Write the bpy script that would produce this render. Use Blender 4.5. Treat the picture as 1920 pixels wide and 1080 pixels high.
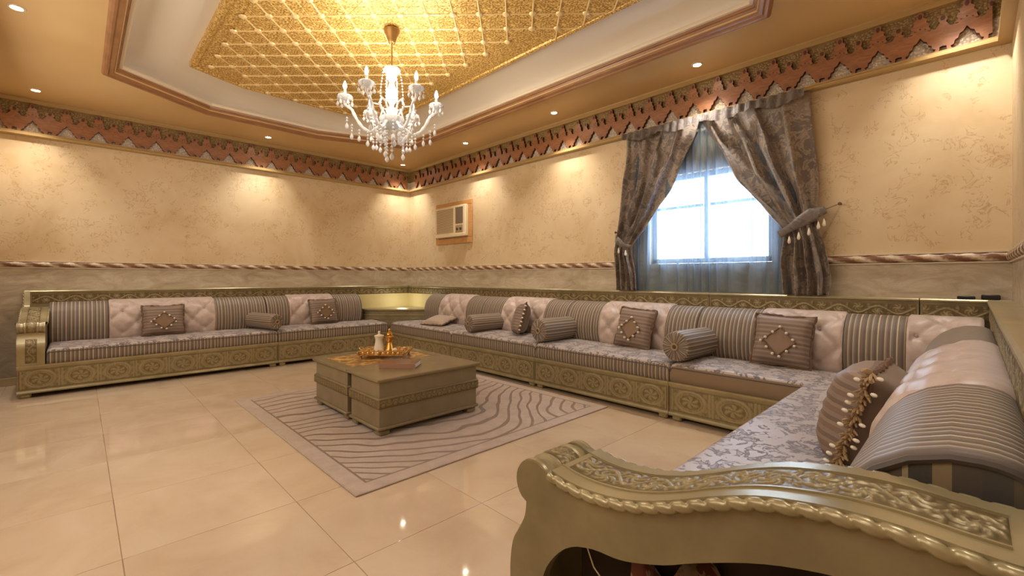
import bpy, math, random
import numpy as np
from mathutils import Vector, Matrix
random.seed(7); np.random.seed(7)
for o in list(bpy.data.objects): bpy.data.objects.remove(o)
SC = bpy.context.scene; COL = SC.collection
PI = math.pi

# ------------------------------------------------------------------ camera
TH = math.atan((1825-960)/838.0)
cam = bpy.data.cameras.new('camera'); camo = bpy.data.objects.new('camera', cam); COL.objects.link(camo)
cam.sensor_fit = 'HORIZONTAL'; cam.sensor_width = 36; cam.lens = 36*838/1920.0
cam.shift_y = -21.5/1920.0; cam.clip_start = 0.02
camo.location = (0, 0, 1.2); camo.rotation_euler = (PI/2, 0, TH)
SC.camera = camo
# ------------------------------------------------------------------ world + exposure
W = bpy.data.worlds.new('world'); SC.world = W; W.use_nodes = True
bg = W.node_tree.nodes['Background']; bg.inputs['Color'].default_value = (0.78, 0.88, 1.0, 1); bg.inputs['Strength'].default_value = 11.0
SC.view_settings.view_transform = 'Standard'; SC.view_settings.look = 'None'
SC.view_settings.gamma = 1; SC.view_settings.use_curve_mapping = False
SC.view_settings.exposure = 0.36
SPOT_W = 56.0; FILL_W = 50.0; CHAND_W = 5.5; WARM = (1.0, 0.925, 0.84)
# added soft fill lamp just inside the front wall, out of view
def area(loc, rot, sx, sy, w, col):
    l = bpy.data.lights.new('soft_area_light', 'AREA'); l.shape = 'RECTANGLE'; l.size = sx; l.size_y = sy
    l.energy = w; l.color = col
    o = bpy.data.objects.new('soft_area_light', l); COL.objects.link(o); o.location = loc; o.rotation_euler = rot
area((-3.4, -0.62, 2.2), (math.radians(80), 0, 0), 6.0, 1.2, FILL_W, (1.0, 0.93, 0.84))

# ------------------------------------------------------------------ helpers
def lin(c):
    return tuple(((v/255)/12.92 if v/255 <= 0.04045 else ((v/255+0.055)/1.055)**2.4) for v in c)
class MB:
    """collects geometry for ONE mesh object"""
    def __init__(s): s.v=[]; s.f=[]; s.m=[]; s.uv={}; s.h=[]
    def add(s, vs, fs, m=0):
        b=len(s.v); s.v += [tuple(map(float,p)) for p in vs]; s.f += [tuple(b+i for i in f) for f in fs]
        s.m += [m]*len(fs) if isinstance(m,int) else list(m)
        return b
    def box(s,x0,x1,y0,y1,z0,z1,m=0,bev=0.0):
        if bev<=0:
            s.add([(x0,y0,z0),(x1,y0,z0),(x1,y1,z0),(x0,y1,z0),(x0,y0,z1),(x1,y0,z1),(x1,y1,z1),(x0,y1,z1)],
              [(0,3,2,1),(4,5,6,7),(0,1,5,4),(1,2,6,5),(2,3,7,6),(3,0,4,7)],m); return
        b=min(bev,(x1-x0)/2.01,(y1-y0)/2.01,(z1-z0)/2.01)
        rings=[]
        for z,i in ((z0,b),(z0+b,0),(z1-b,0),(z1,b)):
            xa,xb,ya,yb=x0+i,x1-i,y0+i,y1-i
            c=b if i==0 else b*0.4
            rings.append([(xa+c,ya,z),(xb-c,ya,z),(xb,ya+c,z),(xb,yb-c,z),(xb-c,yb,z),(xa+c,yb,z),(xa,yb-c,z),(xa,ya+c,z)])
        vs=[p for r in rings for p in r]; fs=[]
        for k in range(3):
            for i in range(8):
                j=(i+1)%8; fs.append((k*8+i,k*8+j,k*8+8+j,k*8+8+i))
        fs.append(tuple(range(7,-1,-1))); fs.append(tuple(24+i for i in range(8)))
        s.add(vs,fs,m)
    def prism(s, poly, a0, a1, axis='x', m=0):
        """poly of 2d points extruded along axis. x:(y,z) y:(x,z) z:(x,y)"""
        def P(p,a):
            return (a,p[0],p[1]) if axis=='x' else ((p[0],a,p[1]) if axis=='y' else (p[0],p[1],a))
        n=len(poly); vs=[P(p,a0) for p in poly]+[P(p,a1) for p in poly]
        fs=[tuple(range(n-1,-1,-1)),tuple(range(n,2*n))]+[(i,(i+1)%n,n+(i+1)%n,n+i) for i in range(n)]
        s.add(vs,fs,m)
    def grid(s,P,m=0,wu=False,wv=False,mf=None):
        nu=len(P); nv=len(P[0]); vs=[p for r in P for p in r]; fs=[];ms=[]
        for i in range(nu if wu else nu-1):
            for j in range(nv if wv else nv-1):
                a=i*nv+j; b=i*nv+(j+1)%nv; c=((i+1)%nu)*nv+(j+1)%nv; d=((i+1)%nu)*nv+j
                fs.append((a,b,c,d)); ms.append(mf(i,j) if mf else m)
        s.add(vs,fs,ms)
    def tube(s,pts,r,n=8,m=0,caps=True,closed=False):
        pts=[Vector(p) for p in pts]; N=len(pts); rings=[]
        up=Vector((0,0,1)); prev=None
        for i,p in enumerate(pts):
            if closed: t=pts[(i+1)%N]-pts[i-1]
            else: t=pts[min(i+1,N-1)]-pts[max(i-1,0)]
            t=t.normalized() if t.length>1e-9 else Vector((0,0,1))
            if prev is None:
                a=up if abs(t.dot(up))<0.9 else Vector((1,0,0))
                u=(a-t*a.dot(t)).normalized()
            else:
                u=prev-t*prev.dot(t); u=u.normalized() if u.length>1e-6 else prev
            prev=u; w=t.cross(u); rr=r[i] if hasattr(r,'__len__') else r
            rings.append([tuple(p+u*math.cos(2*PI*k/n)*rr+w*math.sin(2*PI*k/n)*rr) for k in range(n)])
        s.grid(rings,m,wu=closed,wv=True)
        if caps and not closed:
            b=len(s.v)-N*n
            s.f.append(tuple(b+k for k in range(n-1,-1,-1))); s.m.append(m)
            s.f.append(tuple(b+(N-1)*n+k for k in range(n))); s.m.append(m)
    def lathe(s,prof,c=(0,0,0),n=20,m=0,axis='z',closed=False):
        rings=[]
        for r,h in prof:
            ring=[]
            for k in range(n):
                a=2*PI*k/n; x,y=r*math.cos(a),r*math.sin(a)
                ring.append((c[0]+x,c[1]+y,c[2]+h) if axis=='z' else ((c[0]+h,c[1]+x,c[2]+y) if axis=='x' else (c[0]+y,c[1]+h,c[2]+x)))
            rings.append(ring)
        s.grid(rings,m,wu=closed,wv=True)
        if not closed:
            b=len(s.v)-len(prof)*n
            if prof[0][0]>1e-4: s.f.append(tuple(b+k for k in range(n-1,-1,-1))); s.m.append(m)
            if prof[-1][0]>1e-4: s.f.append(tuple(b+(len(prof)-1)*n+k for k in range(n))); s.m.append(m)
    def ball(s,c,r,n=8,m=0,sz=1.0):
        k=max(4,n//2+1)
        s.lathe([(max(1e-5,r*math.sin(PI*i/k)),-r*sz*math.cos(PI*i/k)) for i in range(k+1)],c,n,m)
    def flipx(s,L):
        s.v=[(L-x,y,z) for x,y,z in s.v]; s.f=[tuple(reversed(f)) for f in s.f]; return s
    def build(s,name,mats,parent=None,smooth=True,ang=35,height=None,uv=None):
        me=bpy.data.meshes.new(name); me.from_pydata(s.v,[],s.f)
        if not isinstance(mats,(list,tuple)): mats=[mats]
        for mm in mats: me.materials.append(mm)
        if len(mats)>1: me.polygons.foreach_set('material_index',s.m)
        me.update()
        import bmesh
        b=bmesh.new(); b.from_mesh(me); bmesh.ops.recalc_face_normals(b,faces=b.faces); b.to_mesh(me); b.free()
        if smooth:
            me.polygons.foreach_set('use_smooth',[True]*len(me.polygons))
            try: me.set_sharp_from_angle(angle=math.radians(ang))
            except Exception: pass
        if height is not None:
            at=me.attributes.new('hgt','FLOAT','POINT'); at.data.foreach_set('value',height)
        if uv is not None:
            l=me.uv_layers.new(name='uv'); li=[0.0]*(2*len(me.loops)); vi=[0]*len(me.loops); me.loops.foreach_get('vertex_index',vi)
            for i,v in enumerate(vi): li[2*i],li[2*i+1]=uv[v]
            l.data.foreach_set('uv',li)
        o=bpy.data.objects.new(name,me); COL.objects.link(o)
        if parent is not None: o.parent=parent
        return o
def tag(o,label=None,cat=None,group=None,kind=None):
    if label: o['label']=label
    if cat: o['category']=cat
    if group: o['group']=group
    if kind: o['kind']=kind
    return o
def thing(name,label,cat,loc=(0,0,0),rz=0,group=None):
    o=bpy.data.objects.new(name,None); COL.objects.link(o); o.empty_display_size=0.1
    o.location=loc; o.rotation_euler=(0,0,rz); return tag(o,label,cat,group)
def share(o,name=None,parent=None,loc=None,rot=None):
    c=o.copy(); COL.objects.link(c)
    if parent is not None: c.parent=parent
    if loc is not None: c.location=loc
    if rot is not None: c.rotation_euler=rot
    return c
def copytree(o,parent=None,memo=None):
    if memo is None:
        memo={}
        for q in bpy.data.objects:
            if q.parent: memo.setdefault(q.parent.name,[]).append(q)
    c=o.copy(); COL.objects.link(c)
    if parent is not None: c.parent=parent
    for ch in memo.get(o.name,[]): copytree(ch,c,memo)
    return c
def struct(name,mb,mat,parent=None,**k):
    o=mb.build(name,mat,parent,**k)
    if parent is None: o['kind']='structure'
    return o

# ------------------------------------------------------------------ materials
class NT:
    def __init__(s,name):
        s.mat=bpy.data.materials.new(name); s.mat.use_nodes=True; s.t=s.mat.node_tree; s.b=s.t.nodes['Principled BSDF']
    def n(s,typ,**k):
        q=s.t.nodes.new(typ)
        for a,v in k.items():
            if a.startswith('i_'): 
                key=a[2:].replace('_',' ')
                q.inputs[key].default_value=v
            else: setattr(q,a,v)
        return q
    def l(s,a,b): s.t.links.new(a,b)
    def set(s,**k):
        for a,v in k.items():
            i=s.b.inputs[a.replace('_',' ')]
            if hasattr(v,'links') or isinstance(v,bpy.types.NodeSocket): s.l(v,i)
            else: i.default_value=(*v,1) if isinstance(v,tuple) and len(v)==3 and 'olor' in a or isinstance(v,tuple) and 'Tint' in a else v
        return s
    def coord(s,which='Object'): return s.n('ShaderNodeTexCoord').outputs[which]
    def noise(s,vec,scale,detail=3,rough=.5,dist=0.0):
        q=s.n('ShaderNodeTexNoise'); q.inputs['Scale'].default_value=scale; q.inputs['Detail'].default_value=detail
        q.inputs['Roughness'].default_value=rough; q.inputs['Distortion'].default_value=dist; s.l(vec,q.inputs['Vector']); return q.outputs['Fac']
    def vor(s,vec,scale,feature='F1',out='Distance'):
        q=s.n('ShaderNodeTexVoronoi',feature=feature); q.inputs['Scale'].default_value=scale; s.l(vec,q.inputs['Vector']); return q.outputs[out]
    def ramp(s,fac,stops,interp='LINEAR'):
        q=s.n('ShaderNodeValToRGB'); q.color_ramp.interpolation=interp; e=q.color_ramp.elements
        while len(e)<len(stops): e.new(0.5)
        for el,(p,c) in zip(e,stops): el.position=p; el.color=(*c,1) if len(c)==3 else c
        s.l(fac,q.inputs['Fac']); return q.outputs['Color']
    def math(s,op,a,b=None,c=None):
        q=s.n('ShaderNodeMath',operation=op)
        for i,x in enumerate((a,b,c)):
            if x is None: continue
            if isinstance(x,(int,float)): q.inputs[i].default_value=x
            else: s.l(x,q.inputs[i])
        return q.outputs[0]
    def mix(s,f,a,b,mode='MIX'):
        q=s.n('ShaderNodeMix',data_type='RGBA',blend_type=mode)
        for idx,x in ((0,f),(6,a),(7,b)):
            if isinstance(x,(int,float)): q.inputs[idx].default_value=x
            elif isinstance(x,tuple): q.inputs[idx].default_value=(*x,1)
            else: s.l(x,q.inputs[idx])
        return q.outputs[2]
    def bump(s,h,strength=.3,dist=.01):
        q=s.n('ShaderNodeBump'); q.inputs['Strength'].default_value=strength; q.inputs['Distance'].default_value=dist
        s.l(h,q.inputs['Height']); s.l(q.outputs['Normal'],s.b.inputs['Normal']); return s
    def sep(s,vec):
        q=s.n('ShaderNodeSeparateXYZ'); s.l(vec,q.inputs[0]); return q.outputs
def simple(name,rgb,rough=.5,metal=0.0,**k):
    m=NT(name); m.set(Base_Color=lin(rgb),Roughness=rough,Metallic=metal,**k); return m.mat
BW=lambda v:(v,v,v)

def m_plaster_upper():
    m=NT('plaster_upper'); c=m.coord()
    a=m.noise(c,1.1,4,.6,.6); f=m.noise(c,9,6,.65,1.5)
    base=m.ramp(a,[(.3,lin((198,172,130))),(.5,lin((216,194,156))),(.72,lin((224,208,174)))])
    v=m.noise(c,8.5,4,.6,1.4); vein=m.math('SUBTRACT',1.0,m.math('MULTIPLY',m.math('ABSOLUTE',m.math('SUBTRACT',v,.5)),38)); vein=m.math('MAXIMUM',vein,0)
    br=m.math('GREATER_THAN',m.noise(c,6.3,3),.52); vein=m.math('MULTIPLY',m.math('MULTIPLY',vein,br),.5)
    col=m.mix(vein,base,lin((150,98,42)))
    col=m.mix(m.math('MULTIPLY',f,.28),col,lin((196,158,100)))
    m.set(Base_Color=col,Roughness=.55); m.bump(f,.12,.006); return m.mat
def m_plaster_lower():
    m=NT('plaster_lower'); c=m.coord(); mp=m.n('ShaderNodeMapping'); mp.inputs['Scale'].default_value=(1,1,2.6); m.l(c,mp.inputs[0])
    a=m.noise(mp.outputs[0],3.0,6,.68,1.2)
    m.set(Base_Color=m.ramp(a,[(.3,lin((164,148,124))),(.5,lin((188,174,150))),(.68,lin((208,196,174)))]),Roughness=.6); m.bump(a,.15,.006); return m.mat
def m_ceiling():
    m=NT('ceiling_paint'); a=m.noise(m.coord(),.8,2)
    m.set(Base_Color=m.ramp(a,[(.35,lin((204,168,112))),(.65,lin((216,184,130)))]),Roughness=.5); return m.mat
def m_wood(name,c1,c2,rough=.4,scale=(3,3,30)):
    m=NT(name); mp=m.n('ShaderNodeMapping'); mp.inputs['Scale'].default_value=scale; m.l(m.coord(),mp.inputs[0])
    a=m.noise(mp.outputs[0],2.0,4,.6,.8)
    m.set(Base_Color=m.ramp(a,[(.3,lin(c1)),(.7,lin(c2))]),Roughness=rough); return m.mat
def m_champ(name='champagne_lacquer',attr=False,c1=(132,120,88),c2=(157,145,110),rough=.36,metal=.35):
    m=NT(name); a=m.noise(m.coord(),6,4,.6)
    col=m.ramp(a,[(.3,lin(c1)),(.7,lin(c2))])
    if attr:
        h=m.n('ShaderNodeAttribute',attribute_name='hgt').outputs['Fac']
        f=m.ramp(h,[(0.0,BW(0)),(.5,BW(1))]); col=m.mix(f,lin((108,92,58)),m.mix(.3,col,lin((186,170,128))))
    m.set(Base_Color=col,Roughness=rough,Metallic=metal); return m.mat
def stripes(m,t,per,stops):
    f=m.math('FRACT',m.math('DIVIDE',t,per)); return m.ramp(f,stops,'CONSTANT')
STR=[(0,lin((124,110,98))),(.17,lin((202,186,158))),(.25,lin((110,97,88))),(.40,lin((126,118,112))),(.50,lin((184,166,138))),(.57,lin((112,98,88))),(.72,lin((142,130,118))),(.80,lin((196,174,136))),(.86,lin((106,94,86)))]
def m_stripe(name,axis=0,per=.105,src='Object',stops=STR):
    m=NT(name); c=m.coord(src); x=m.sep(c)[axis]; w=m.noise(m.coord(),220,2)
    col=stripes(m,x,per,stops); col=m.mix(m.math('MULTIPLY',w,.25),col,lin((104,92,80)))
    m.set(Base_Color=col,Roughness=.55,Sheen_Weight=.08,Sheen_Roughness=.4); m.bump(w,.12,.002); return m.mat
def m_velvet():
    m=NT('tufted_velvet'); a=m.noise(m.coord(),14,4,.6,.4)
    m.set(Base_Color=m.ramp(a,[(.3,lin((184,164,154))),(.7,lin((206,188,178)))]),Roughness=.42,Sheen_Weight=.3,Sheen_Roughness=.35); m.bump(a,.1,.004); return m.mat
def m_damask(name,bgc,fc,scale=9,lo=.50,rb=.42):
    m=NT(name); c=m.coord()
    n1=m.noise(c,scale,2,.5,2.6); v=m.vor(c,scale*.9); f=m.math('ADD',m.math('MULTIPLY',n1,.75),m.math('MULTIPLY',v,.35))
    fine=m.noise(c,60,3,.6,1.0); f=m.math('ADD',f,m.math('MULTIPLY',m.math('SUBTRACT',fine,.5),.10))
    mk=m.ramp(f,[(lo,BW(0)),(lo+.035,BW(1)),(lo+.10,BW(1)),(lo+.12,BW(.45)),(lo+.2,BW(.5))])
    col=m.mix(mk,lin(bgc),lin(fc))
    m.set(Base_Color=col,Roughness=m.mix(mk,BW(rb),BW(rb+.15)),Sheen_Weight=.3); m.bump(mk,.15,.003); return m.mat
def m_gold(name,c1,c2,sc=46):
    m=NT(name); c=m.coord(); v=m.vor(c,sc); n=m.noise(c,sc*.8,3,.6,1.5); f=m.math('ADD',m.math('MULTIPLY',v,.6),m.math('MULTIPLY',n,.5))
    m.set(Base_Color=m.ramp(f,[(.32,lin(c1)),(.52,lin(c2)),(.7,lin((236,204,128)))]),Roughness=.42,Metallic=.35); m.bump(f,.5,.006); return m.mat
def m_tile():
    m=NT('polished_tile'); oi=m.n('ShaderNodeObjectInfo'); c=m.coord(); mp=m.n('ShaderNodeVectorMath',operation='ADD'); 
    m.l(c,mp.inputs[0]); sc=m.n('ShaderNodeVectorMath',operation='SCALE'); m.l(oi.outputs['Location'],sc.inputs[0]); sc.inputs['Scale'].default_value=3.7; m.l(sc.outputs[0],mp.inputs[1])
    a=m.noise(mp.outputs[0],2.2,5,.6,.8)
    col=m.ramp(a,[(.3,lin((200,178,152))),(.5,lin((210,190,164))),(.7,lin((216,198,174)))])
    col=m.mix(m.math('MULTIPLY',oi.outputs['Random'],.18),col,lin((200,170,140)))
    m.set(Base_Color=col,Roughness=.055); m.b.inputs['IOR'].default_value=1.5; return m.mat
def m_rug():
    m=NT('carved_rug'); c=m.coord(); X,Y,Z=m.sep(c)   # object origin at rug centre, x -1.31..1.31, y -1.2..1.2
    wob=m.math('MULTIPLY',m.math('SUBTRACT',m.noise(c,1.1,2),.5),.55)
    A=m.math('ADD',m.math('MULTIPLY',X,.36),.30)
    sn=m.math('SINE',m.math('MULTIPLY',m.math('ADD',Y,1.15),PI/2.05))
    ph=m.math('ADD',m.math('SUBTRACT',X,m.math('MULTIPLY',A,sn)),wob)
    fr=m.math('FRACT',m.math('DIVIDE',ph,.125)); ln=m.math('LESS_THAN',fr,.24)
    inb=m.math('MULTIPLY',m.math('LESS_THAN',m.math('ABSOLUTE',X),1.19),m.math('LESS_THAN',m.math('ABSOLUTE',Y),1.08))
    inb2=m.math('MULTIPLY',m.math('LESS_THAN',m.math('ABSOLUTE',X),1.205),m.math('LESS_THAN',m.math('ABSOLUTE',Y),1.095))
    edge=m.math('SUBTRACT',inb2,inb)
    ln=m.math('MAXIMUM',m.math('MULTIPLY',ln,inb),edge)
    n=m.noise(c,9,5,.7); fine=m.noise(c,300,2)
    base=m.ramp(n,[(.3,lin((176,156,140))),(.7,lin((200,182,168)))])
    base=m.mix(m.math('MULTIPLY',fine,.3),base,lin((150,130,116)))
    col=m.mix(ln,base,lin((132,108,92)))
    m.set(Base_Color=col,Roughness=.95,Sheen_Weight=.4); m.bump(m.math('SUBTRACT',m.math('MULTIPLY',fine,.3),ln),.5,.006); return m.mat
def m_sheer():
    m=NT('sheer_voile'); t=m.t; out=t.nodes['Material Output']
    tr=m.n('ShaderNodeBsdfTransparent'); tl=m.n('ShaderNodeBsdfTranslucent'); df=m.n('ShaderNodeBsdfDiffuse')
    tr.inputs[0].default_value=(.80,.90,1,1)
    tl.inputs[0].default_value=(*lin((150,180,214)),1); df.inputs[0].default_value=(*lin((150,160,172)),1)
    m1=m.n('ShaderNodeMixShader'); m1.inputs[0].default_value=.5; m.l(tl.outputs[0],m1.inputs[1]); m.l(df.outputs[0],m1.inputs[2])
    lw=m.n('ShaderNodeLayerWeight'); lw.inputs['Blend'].default_value=.35
    f=m.math('SUBTRACT',.62,m.math('MULTIPLY',lw.outputs['Facing'],.55)); f=m.math('MAXIMUM',f,.12)
    m2=m.n('ShaderNodeMixShader'); m.l(f,m2.inputs[0]); m.l(m1.outputs[0],m2.inputs[1]); m.l(tr.outputs[0],m2.inputs[2])
    m.l(m2.outputs[0],out.inputs['Surface']); return m.mat
def m_emit(name,col,st):
    m=NT(name); m.set(Base_Color=(1,1,1)); m.b.inputs['Emission Color'].default_value=(*col,1); m.b.inputs['Emission Strength'].default_value=st; return m.mat
M={}
M['pu']=m_plaster_upper(); M['pl']=m_plaster_lower(); M['ceil']=m_ceiling()
M['tray']=simple('tray_paint',(228,216,196),.5)
M['mould']=m_wood('moulding_wood',(140,96,60),(168,120,78),.38,(2,2,14))
M['lip']=simple('cream_lip',(226,208,180),.5)
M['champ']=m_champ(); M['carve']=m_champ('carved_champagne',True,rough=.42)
M['champ_lt']=m_champ('pale_champagne',False,(154,141,106),(176,163,126),.32,.35)
M['champ_table']=m_champ('table_lacquer',False,(138,124,96),(150,136,106),.26,.2)
M['stripe']=m_stripe('stripe_weave'); M['stripe_uv']=m_stripe('stripe_weave_bolster',0,.105,'UV'); M['stripe_y']=m_stripe('stripe_weave_wide',1,.17,'Object',[(0,lin((84,76,68))),(.2,lin((150,130,98))),(.34,lin((70,66,62))),(.52,lin((176,160,128))),(.57,lin((98,86,70))),(.8,lin((74,70,66)))])
M['velvet']=m_velvet()
M['seat']=m_damask('damask_seat',(180,168,162),(108,98,102),11,.555)
M['brown']=simple('plain_velour',(136,114,88),.6,Sheen_Weight=.4)
M['piping']=simple('dark_piping',(92,82,78),.6)
M['pil']=m_stripe('pillow_stripe',1,.07,'Object',[(0,lin((134,112,98))),(.3,lin((156,134,116))),(.5,lin((122,102,92))),(.75,lin((148,130,118)))])
M['pilplain']=simple('pillow_back',(118,98,80),.6,Sheen_Weight=.4)
M['patch']=simple('bronze_velvet_patch',(132,104,76),.45,Sheen_Weight=.6)
M['fringe']=simple('fringe_thread',(112,86,66),.7); M['fringe_gold']=simple('gold_fringe',(178,150,112),.6)
M['ringtan']=simple('tan_ring_trim',(166,142,110),.5); M['pale']=simple('pale_taupe_cover',(176,156,138),.5,Sheen_Weight=.4); M['pildark']=simple('dark_cover',(66,44,36),.7); M['pearl']=simple('pearl_bead',(236,226,206),.2)
M['drape']=m_damask('drape_damask',(112,100,92),(156,140,124),10,.52,.62); M['drape_dk']=m_damask('drape_header',(92,82,76),(118,106,96),9,.55)
M['sheer']=m_sheer()
M['wframe']=simple('white_window_frame',(196,206,214),.4)
M['fret']=m_wood('fretwork_wood',(126,80,50),(162,108,68),.45,(6,6,20))
def m_relief(name,c1,c2):
    m=NT(name); v=m.vor(m.coord(),60); m.set(Base_Color=m.ramp(v,[(.1,lin(c1)),(.5,lin(c2))]),Roughness=.5); m.bump(v,.8,.01); return m.mat
M['fretshade']=simple('painted_fret_shade',(84,44,28),.6); M['relief_gold']=m_relief('gold_relief',(176,150,98),(128,100,54)); M['relief_wh']=m_relief('white_relief',(232,222,206),(186,168,146))  # first brown stands for shade on the fretwork
M['cframe']=simple('cornice_frame',(176,144,92),.4)
M['gold']=m_gold('gold_ceiling_tile',(130,96,42),(198,154,76),60); M['rib']=simple('cream_gold_rib',(232,204,146),.35,.2)
M['tile']=m_tile(); M['grout']=simple('grout',(168,138,104),.8)
M['rug']=m_rug(); M['rugedge']=simple('rug_binding',(120,96,80),.9)
M['rope_c']=simple('cream_marble_strand',(214,198,172),.4); M['rope_b']=simple('brown_marble_strand',(126,88,60),.4)
def m_rope():
    m=NT('marbled_rope'); u=m.sep(m.coord('UV')); ph=m.math('ADD',m.math('MULTIPLY',u[0],1/.21),m.math('MULTIPLY',u[1],1.0))
    n=m.noise(m.coord(),26,4,.6,1.0)
    f=m.math('ADD',m.math('FRACT',ph),m.math('MULTIPLY',m.math('SUBTRACT',n,.5),.5))
    m.set(Base_Color=m.ramp(f,[(.2,lin((124,84,58))),(.42,lin((196,170,138))),(.6,lin((224,208,184))),(.85,lin((138,96,66)))]),Roughness=.4); return m.mat
M['rope']=m_rope()
M['ac']=simple('ac_plastic',(226,208,170),.4); M['acgr']=simple('ac_grille',(168,142,104),.5); M['acdk']=simple('ac_dark',(74,62,54),.5)
M['acwood']=m_wood('ac_frame_wood',(186,132,76),(204,152,92),.45,(4,4,16))
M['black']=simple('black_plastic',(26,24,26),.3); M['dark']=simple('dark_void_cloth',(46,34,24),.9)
M['white']=simple('white_ceramic',(238,230,214),.25); M['brass']=simple('polished_brass',(206,152,70),.22,.85); M['brass_lt']=simple('pale_brass',(226,190,122),.25,.7)
M['bookc']=simple('book_cover',(132,92,66),.4); M['booksp']=simple('book_spine',(172,132,108),.45); M['paper']=simple('book_paper',(240,234,228),.7)
M['inset']=m_gold('amber_inset',(150,106,60),(176,132,84),18)
M['base_w']=simple('baseboard_tile',(196,172,132),.3)
M['bronze']=simple('bronze_canopy',(150,112,60),.3,.7)
M['redcloth']=m_damask('patterned_textile',(120,58,40),(176,150,120),12,.5)
M['chrome']=simple('downlight_trim',(222,206,172),.35,.2)
def m_crystal():
    m=NT('crystal'); m.set(Base_Color=(.97,.98,1),Roughness=.06); m.b.inputs['Transmission Weight'].default_value=.35; m.b.inputs['IOR'].default_value=1.52
    m.b.inputs['Specular IOR Level'].default_value=.9; return m.mat
M['crystal']=m_crystal()
M['bulb']=m_emit('candle_bulb',(1,.93,.82),90); M['lens']=m_emit('downlight_lens',(1,.9,.72),60)
mg=NT('window_glass'); mg.set(Base_Color=(1,1,1),Roughness=.0); mg.b.inputs['Transmission Weight'].default_value=1; mg.b.inputs['IOR'].default_value=1.01; M['glass']=mg.mat

# ------------------------------------------------------------------ ROOM
XL,XR,YB,YF,ZC=-7.37,.18,4.476,-.68,3.18
RAILZ=1.335
def wall(name,pts,n):   # wall slab between two plan points, split in dado and upper plaster
    pass
mb=MB(); mb.box(XL-.15,XL,YF,YB+.15,RAILZ,3.6); wl=struct('wall_left',mb,M['pu'])
mb=MB(); mb.box(XL-.15,XL,YF,YB+.15,-.1,RAILZ); o=mb.build('dado',M['pl'],wl)
# back wall with window opening
WX0,WX1,WZ0,WZ1=-2.46,-1.26,1.34,2.26
mb=MB()
mb.box(XL,WX0,YB,YB+.2,RAILZ,3.6); mb.box(WX1,XR+.15,YB,YB+.2,RAILZ,3.6); mb.box(WX0,WX1,YB,YB+.2,WZ1,3.6)
wb=struct('wall_back',mb,M['pu'])
mb=MB(); mb.box(XL,XR+.15,YB,YB+.2,-.1,RAILZ); mb.build('dado',M['pl'],wb)
mb=MB(); mb.box(XR,XR+.15,YF,YB,RAILZ,3.6); wr=struct('wall_right',mb,M['pu'])
mb=MB(); mb.box(XR,XR+.15,YF,YB,-.1,RAILZ); mb.build('dado',M['pl'],wr)
mb=MB(); mb.box(XL-.15,XR+.15,YF-.15,YF,-.1,3.6); struct('wall_front',mb,M['pu'])
# baseboards
for nm,b in (('baseboard_left',(XL,XL+.012,YF,YB,0,.085)),('baseboard_back',(XL,XR,YB-.012,YB,0,.085)),('baseboard_right',(XR-.012,XR,YF,YB,0,.085))):
    mb=MB(); mb.box(*b,bev=.004); struct(nm,mb,M['base_w'])
# floor: slab + individual tiles
mb=MB(); mb.box(XL,XR,YF,YB,-.12,-.0035); fl=struct('floor',mb,M['grout'])
tile_cache={}
def tile(x0,x1,y0,y1):
    k=(round(x1-x0,3),round(y1-y0,3)); cx,cy=(x0+x1)/2,(y0+y1)/2
    if k not in tile_cache:
        q=MB(); g=.0014; q.box(-k[0]/2+g,k[0]/2-g,-k[1]/2+g,k[1]/2-g,-.006,0,bev=.0009)
        o=q.build('tile',M['tile'],fl); o.location=(cx,cy,0); tile_cache[k]=o
    else: share(tile_cache[k],loc=(cx,cy,0))
xs=[XL]+[v for v in [-2.512+.7*k for k in range(-8,5)] if XL+.01<v<XR-.01]+[XR]
ys=[YF]+[v for v in [.832+.7*k for k in range(-5,7)] if YF<v<YB-.01]+[YB]
for i in range(len(xs)-1):
    for j in range(len(ys)-1): tile(xs[i],xs[i+1],ys[j],ys[j+1])
# ceiling: lower soffit ring (polygon with opening), tray
OUT=[(-5.86,.154),(-6.45,1.09),(-6.48,2.42),(-6.03,3.70),(-1.06,3.74),(-.56,2.42),(-.56,1.09),(-1.16,.154)]
def inset(poly,d):
    n=len(poly); A=sum(poly[i][0]*poly[(i+1)%n][1]-poly[(i+1)%n][0]*poly[i][1] for i in range(n)); sg=1 if A>0 else -1
    res=[]
    for i in range(n):
        p0,p1,p2=Vector(poly[i-1]),Vector(poly[i]),Vector(poly[(i+1)%n])
        e1=(p1-p0).normalized(); e2=(p2-p1).normalized(); n1=Vector((-e1.y,e1.x))*sg; n2=Vector((-e2.y,e2.x))*sg
        b=(n1+n2); b=b/ (1+n1.dot(n2)); q=p1+b*d; res.append((q.x,q.y))
    return res
import bmesh
def ring_slab(name,outer,inner,z0,z1,mat):
    q=MB(); n=len(inner); bm=bmesh.new()
    vo=[bm.verts.new((x,y,z0)) for x,y in outer]; vi=[bm.verts.new((x,y,z0)) for x,y in inner]
    es=[bm.edges.new((vo[i],vo[(i+1)%len(vo)])) for i in range(len(vo))]+[bm.edges.new((vi[i],vi[(i+1)%n])) for i in range(n)]
    bmesh.ops.triangle_fill(bm,use_beauty=True,use_dissolve=False,edges=es)
    r=bmesh.ops.extrude_face_region(bm,geom=bm.faces[:]); 
    for v in [g for g in r['geom'] if isinstance(g,bmesh.types.BMVert)]: v.co.z=z1
    bmesh.ops.recalc_face_normals(bm,faces=bm.faces)
    me=bpy.data.meshes.new(name); bm.to_mesh(me); bm.free(); me.materials.append(mat)
    o=bpy.data.objects.new(name,me); COL.objects.link(o); return o
HOLE=inset(OUT,.10)
ce=ring_slab('ceiling',[(XL,YF),(XR,YF),(XR,YB),(XL,YB)],HOLE,ZC,ZC+.08,M['ceil']); ce['kind']='structure'
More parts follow.
